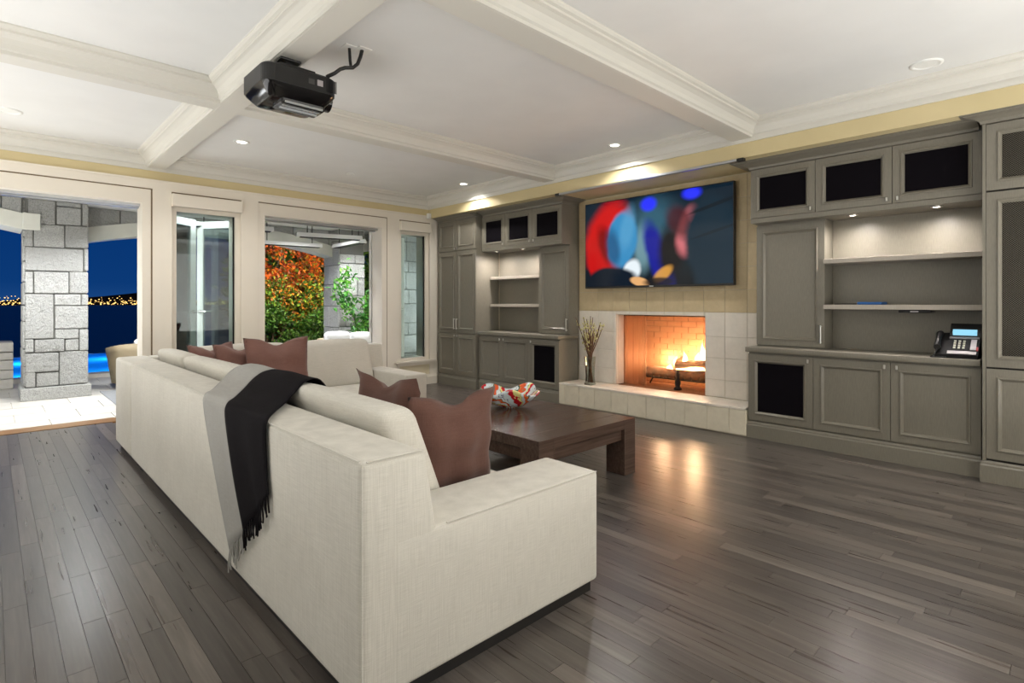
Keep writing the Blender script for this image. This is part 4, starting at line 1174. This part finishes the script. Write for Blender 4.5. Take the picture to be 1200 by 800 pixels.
def band(t0, t1, m, label):
    ns, ntt = 46, 16; mb = MB()
    vs = [bpt(i/ns, t0+(t1-t0)*j/ntt) for i in range(ns+1) for j in range(ntt+1)]
    mb.add(vs, [(i*(ntt+1)+j,(i+1)*(ntt+1)+j,(i+1)*(ntt+1)+j+1,i*(ntt+1)+j+1) for i in range(ns) for j in range(ntt)], True)
    o = mb.build('band', m, tb_, label=label); sd = o.modifiers.new('thick','SOLIDIFY'); sd.thickness = .006; sd.offset = 0
    fr = MB(); nn = int(48*(t1-t0))
    for k in range(nn):
        t = t0+(t1-t0)*(k+.5)/nn; a = bpt(0,t); d = Vector((R.gauss(-.004,.006), -.02+R.gauss(0,.012), -.08+R.gauss(0,.012)))
        fr.tube([a+Vector((0,0,.004)), a+d*.5+Vector((R.gauss(0,.003),R.gauss(0,.004),0)), a+d], .0035, 5)
    fr.build('fringe', m, tb_, kind='stuff')
band(0, .42, M_throwlight, 'light grey band'); band(.42, 1, M_throwdark, 'charcoal band')

# ================================================================== COFFEE TABLE
tbx0, tbx1, tby0, tby1, tz = 2.71, 3.865, 2.575, 4.05, .4525
ct = root('coffee_table', 'low dark wooden coffee table between sofa and fireplace', 'table', ((tbx0+tbx1)/2, (tby0+tby1)/2, 0))
lw = .15
n = 8; pw = (tby1-tby0)/n
for i in range(n):
    y0, y1 = tby0+i*pw, tby0+(i+1)*pw
    x0, x1 = tbx0, tbx1
    if i in (0, n-1): x0 += lw; x1 -= lw
    MB().bbox(x0+.0006, y0+.0005, tz-.075, x1-.0006, y1-.0005, tz, .0025).build('top_board', M_table, ct)
for (x,y) in ((tbx0,tby0),(tbx1-lw,tby0),(tbx0,tby1-lw),(tbx1-lw,tby1-lw)):
    yy = (y, y+pw) if y == tby0 else (tby1-pw, tby1)
    MB().bbox(x, yy[0]-(.0 if y == tby0 else 0), 0, x+lw, yy[1], tz-.0005, .003).build('leg', M_table, ct)
MB().bbox(tbx0+lw+.001, tby0+.03, tz-.17, tbx1-lw-.001, tby0+.075, tz-.076, .003).build('rail', M_table, ct)
MB().bbox(tbx0+lw+.001, tby1-.075, tz-.17, tbx1-lw-.001, tby1-.03, tz-.076, .003).build('rail', M_table, ct)
for x in (tbx0+.03, tbx1-.075): MB().bbox(x, tby0+pw+.001, tz-.17, x+.045, tby1-pw-.001, tz-.076, .003).build('rail', M_table, ct)

# ---- art glass bowl
M_bowl = mat('swirled_art_glass', (200,60,50), .08, spec=.6)
_tc = N(M_bowl,'ShaderNodeTexCoord'); _sp = N(M_bowl,'ShaderNodeSeparateXYZ'); Lk(M_bowl,_tc.outputs['Object'],_sp.inputs[0])
_at = math_(M_bowl,'ARCTAN2',_sp.outputs[1],_sp.outputs[0])
_rad = math_(M_bowl,'SQRT',math_(M_bowl,'ADD',math_(M_bowl,'MULTIPLY',_sp.outputs[0],_sp.outputs[0]),math_(M_bowl,'MULTIPLY',_sp.outputs[1],_sp.outputs[1])))
_nz = noise(M_bowl,_tc.outputs['Object'],9,3)
_f = math_(M_bowl,'FRACT',math_(M_bowl,'ADD',math_(M_bowl,'MULTIPLY',_at,.955),math_(M_bowl,'ADD',math_(M_bowl,'MULTIPLY',_rad,3.2),math_(M_bowl,'MULTIPLY',_nz,1.1))))
_c = ramp(M_bowl,_f,[(0,(210,222,226)),(.16,(200,214,220)),(.18,(196,22,38)),(.34,(206,36,40)),(.36,(236,226,150)),(.46,(120,160,110)),(.48,(226,232,232)),(.6,(180,196,204)),(.62,(226,92,44)),(.74,(230,150,60)),(.76,(60,92,84)),(.82,(220,228,230)),(.94,(70,60,120)),(.96,(214,224,228))])
_c.node.color_ramp.interpolation = 'CONSTANT'
Lk(M_bowl,_c,P(M_bowl).inputs['Base Color']); P(M_bowl).inputs['Coat Weight'].default_value = .6
bcx, bcy = 3.42, 3.62
gb = root('glass_bowl', 'wavy multicoloured art glass bowl on the coffee table', 'bowl', (bcx,bcy,tz))
K, J = 72, 12; vs = []; 
for j in range(J+1):
    t = j/J
    for i in range(K):
        a = 2*math.pi*i/K; rip = math.sin(a*5+.6)*.5+.5*math.sin(a*3+2)
        r = .05+(.225+.03*math.sin(a*4+1))*t**.9
        z = .012+.15*t**1.7+.035*rip*t**2
        vs.append((bcx+r*math.cos(a), bcy+r*math.sin(a), tz+z))
mb = MB().add(vs, [(j*K+i, j*K+(i+1)%K, (j+1)*K+(i+1)%K, (j+1)*K+i) for j in range(J) for i in range(K)]+[tuple(range(K))], True)
o = mb.build('bowl_shell', M_bowl, gb); sd = o.modifiers.new('thick','SOLIDIFY'); sd.thickness = .008; sd.offset = 0
MB().lathe([(.001,0),(.05,0),(.055,.004),(.045,.014),(.001,.014)], (bcx,bcy,tz+.0005), 24).build('foot', M_bowl, gb)

# ================================================================== SMALL THINGS
# vase with branches
vx, vy, vz = 5.86, 4.62, .299
va = root('branch_vase', 'clear square glass vase of budding branches on the left end of the hearth', 'vase', (vx,vy,vz))
g = []
for (hw,z) in ((.055,0),(.055,.03),(.048,.03),(.042,.12),(.046,.25),(.055,.38)):
    g.append([(vx-hw,vy-hw,vz+z),(vx+hw,vy-hw,vz+z),(vx+hw,vy+hw,vz+z),(vx-hw,vy+hw,vz+z)])
MB().loops(g, False, True, False).build('glass', M_vase, va)
M_twig = mat('brown_twig', (96,70,50), .8); M_bud = mat('pale_yellow_bud', (206,200,140), .6)
for k in range(20):
    a = R.uniform(0,6.28); r0 = R.uniform(.01,.035); r1 = R.uniform(.06,.24); h = R.uniform(.66,.98)
    p0 = Vector((vx+r0*math.cos(a+2.6), vy+r0*math.sin(a+2.6), vz+.035)); p2 = Vector((vx+r1*math.cos(a)*.8, vy+r1*math.sin(a), vz+h))
    pm = p0.lerp(p2,.5); pm = Vector((vx+(pm.x-vx)*.35, vy+(pm.y-vy)*.35, pm.z))
    pts = [p0, p0.lerp(pm,.5)+Vector((0,0,0)), pm, pm.lerp(p2,.5)+Vector((R.gauss(0,.008),R.gauss(0,.008),0)), p2]
    tw = MB().tube(pts, [.009,.0085,.008,.006,.004], 6); 
    br_ = tw.build('branch', M_twig, va)
    bd = MB()
    for q in range(9):
        t = R.uniform(.35,1); p = pm.lerp(p2,t)+Vector((R.gauss(0,.012),R.gauss(0,.012),R.gauss(0,.01))); s = R.uniform(.008,.015)
        bd.add([p+Vector((s,0,0)),p-Vector((s,0,0)),p+Vector((0,s,0)),p-Vector((0,s,0)),p+Vector((0,0,s*1.5)),p-Vector((0,0,s*1.5))],[(0,2,4),(2,1,4),(1,3,4),(3,0,4),(2,0,5),(1,2,5),(3,1,5),(0,3,5)],True)
    bd.build('buds', M_bud, br_, kind='stuff')

# desk phone (faces the room, -X)
ph = root('desk_phone', 'black office desk phone with lit blue display on the right worktop', 'phone', (5.88, .73, .9445))
def wedge(y0,y1,x0,x1,z00,z01,z10,z11): # x0 front low, x1 back high
    return [(x0,y0,z00),(x1,y0,z10),(x1,y1,z10),(x0,y1,z00),(x0,y0,z01),(x1,y0,z11),(x1,y1,z11),(x0,y1,z01)]
BF = [(0,3,2,1),(4,5,6,7),(0,1,5,4),(1,2,6,5),(2,3,7,6),(3,0,4,7)]
PX0,PX1 = 5.76,5.96; Z0 = .9448
def slope_z(x, off=0): return .975+(x-PX0)/(PX1-PX0)*.17+off
M_phone = mat('matt_black_plastic', (18,17,18), .65, spec=.2)
MB().add(wedge(.60,.88,PX0,PX1,Z0,.975,Z0,1.145),BF).build('body', M_phone, ph)
def on_slope(mb, y0,y1,xa,xb,h): return mb.add([(xa,y0,slope_z(xa)),(xb,y0,slope_z(xb)),(xb,y1,slope_z(xb)),(xa,y1,slope_z(xa)),(xa-h*.6,y0,slope_z(xa)+h),(xb-h*.6,y0,slope_z(xb)+h),(xb-h*.6,y1,slope_z(xb)+h),(xa-h*.6,y1,slope_z(xa)+h)],BF)
MB().add(wedge(.598,.80,5.925,5.985,1.10,1.155,1.15,1.225),BF).build('display_housing', M_black, ph)
M_sil = mat('silver_plastic', (168,162,164), .45)
on_slope(MB(), .606,.80,5.905,5.918,.006).build('trim_strip', M_sil, ph)
d_ = on_slope(MB(), .622,.780,5.930,5.956,.036).build('display', M_lcd, ph)
on_slope(MB(), .612,.80,5.765,5.79,.005).build('lower_panel', M_sil, ph)
on_slope(MB(), .618,.655,5.805,5.90,.005).build('key_column', M_sil, ph)
M_keys = mat('pale_keys', (206,204,186), .5)
for i in range(4):
    for j in range(3): on_slope(MB(), .69+j*.03,.706+j*.03,5.815+i*.02,5.826+i*.02,.006).build('key', M_keys, ph)
M_red = mat('red_label', (178,30,44), .5)
on_slope(MB(), .603,.615,5.80,5.83,.006).build('red_key', M_red, ph)
MB().tube([(5.775,.865,1.03),(5.80,.868,1.035),(5.86,.868,1.09),(5.92,.868,1.135),(5.945,.865,1.14)], [.024,.027,.018,.026,.024], 10).build('handset', M_black, ph)
MB().tube([(5.775,.865,1.015),(5.75,.885,.96),(5.72,.9,.952),(5.722,.86,.952),(5.74,.83,.952),(5.735,.80,.952)], .005, 6).build('cord', M_black, ph)
# blue folder and black case on the middle shelf; dock under it
tag(MB().bbox(5.96, 1.30, 1.3855, 6.15, 1.50, 1.41, .004).build('blue_folder', mat('blue_card', (30,96,170), .5), loc=(6.05,1.4,1.386)), 'flat blue box on the middle shelf right of the fireplace', 'box')
tag(MB().bbox(5.98, 1.51, 1.3855, 6.15, 1.70, 1.396, .003).build('black_tray', M_black, loc=(6.06,1.6,1.386)), 'thin black tray beside the blue box on the shelf', 'tray')
dk = root('media_device', 'slim black device fixed under the middle shelf above the phone', 'electronics', (6.0,1.05,1.30))
MB().soft(5.93,.93,1.313,6.12,1.17,1.3395,.01,2).build('body', M_black, dk)
MB().bbox(5.928,1.02,1.318,5.934,1.08,1.332,.002).build('faceplate', M_sil, dk)

# projector under the long beam
pj_ = root('projector', 'black home theatre projector hung under the white ceiling beam', 'projector', (1.515, 3.845, 2.72))
def rr_loop(x0,x1,y0,y1,r,z,kx=6):
    L = []
    for (cx,cy,a0) in ((x1-r,y1-r,0),(x0+r,y1-r,90),(x0+r,y0+r,180),(x1-r,y0+r,270)):
        for i in range(kx+1):
            a = math.radians(a0+90*i/kx); L.append((cx+r*math.cos(a), cy+r*math.sin(a), z))
    return L
def pl_(i, z, r=.07): return rr_loop(1.265+i,1.765-i,3.62+i,4.07-i,max(.02,r-i*.4),z)
MB().loops([pl_(.02,2.972),pl_(0,2.955),pl_(0,2.845)], False, True, True).build('upper_case', M_black, pj_)
MB().loops([pl_(.002,2.845),pl_(.012,2.825),pl_(.06,2.775),pl_(.075,2.765)], True, False, True).build('lower_case', M_blackgloss, pj_)
MB().loops([rr_loop(1.40,1.70,3.68,3.86,.015,2.768),rr_loop(1.40,1.70,3.685,3.86,.015,2.745),rr_loop(1.41,1.69,3.70,3.85,.015,2.735)], False, False, True).build('lens_bay', M_blackgloss, pj_)
for i in range(3): MB().box(1.42, 3.678+i*.05, 2.74-.006*i, 1.68, 3.69+i*.05, 2.752).build('louvre', M_steel, pj_)
v_ = MB()
for i in range(9): v_.box(1.68+i*.0085, 3.617, 2.86, 1.684+i*.0085, 3.6215, 2.945)
v_.build('vent_slat', M_blackgloss, pj_)
MB().box(1.615,3.6185,2.885,1.655,3.6205,2.925).build('label_plate', M_sil, pj_)
MB().box(1.555,3.6185,2.885,1.595,3.6205,2.92).build('grey_label_plate', mat('grey_label', (70,68,66), .5), pj_)
MB().tube([(1.765,3.845,2.87),(1.80,3.845,2.87)], .07, 20).tube([(1.80,3.845,2.87),(1.806,3.845,2.87)], .055, 20).build('lens', M_blackgloss, pj_)
mt = MB().bbox(1.40,3.70,3.035,1.54,3.95,3.0495,.004).box(1.45,3.74,2.99,1.49,3.78,3.036).box(1.45,3.88,2.99,1.49,3.92,3.036).bbox(1.38,3.66,2.972,1.62,4.0,2.992,.004)
mt.build('ceiling_mount', M_black, pj_)
cb = root('projector_cable', 'black cables running from the projector to white ceiling plates', 'cable', (1.9,3.6,3.2))
MB().tube([(1.70,3.66,2.98),(1.735,3.61,3.0),(1.77,3.60,3.035),(1.80,3.585,3.05),(1.85,3.57,3.06),(1.89,3.575,3.10),(1.915,3.58,3.16),(1.93,3.585,3.214)], .013, 8).build('cable', M_black, cb)
MB().tube([(1.84,3.575,3.06),(1.845,3.60,3.12),(1.85,3.62,3.2135)], .011, 8).build('cable', M_black, cb)
MB().bbox(1.885,3.535,3.212,1.985,3.635,3.2198,.003).bbox(1.80,3.57,3.212,1.885,3.66,3.2198,.003).build('ceiling_plate', M_white, cb)

# ceiling lights
DL = [(2.05,6.57,'lit ceiling downlight near the long beam and window wall'),(5.22,6.55,'lit ceiling downlight in the far right corner above the cabinets'),(5.2,3.74,'lit ceiling downlight above the television'),
      (2.05,.5,None),(5.2,-1.6,None),(3.4,-.25,None),(4.3,-.2,None),(2.6,-1.8,None)]
for (x,y,l) in DL:
    if l: downlight(x, y, ZC, l, 62, col=(1,.97,.93))
    else: lamp('unseen_ceiling_spot', 'SPOT', (x,y,ZC-.02), 72, (1,.97,.93), .05, cone=2.5, blend=.6)  # unseen spots, some added to brighten the right foreground floor
downlight(5.16, .84, ZC, 'unlit round recessed fixture in the ceiling at top right', 0, False, .085)
downlight(3.66, 7.14, ZC, 'small unlit round ceiling fixture near the right doorway', 0, False, .04)
downlight(.12, 7.03, ZC, 'unlit round ceiling fixture at the left edge of the photo', 0, False, .085)
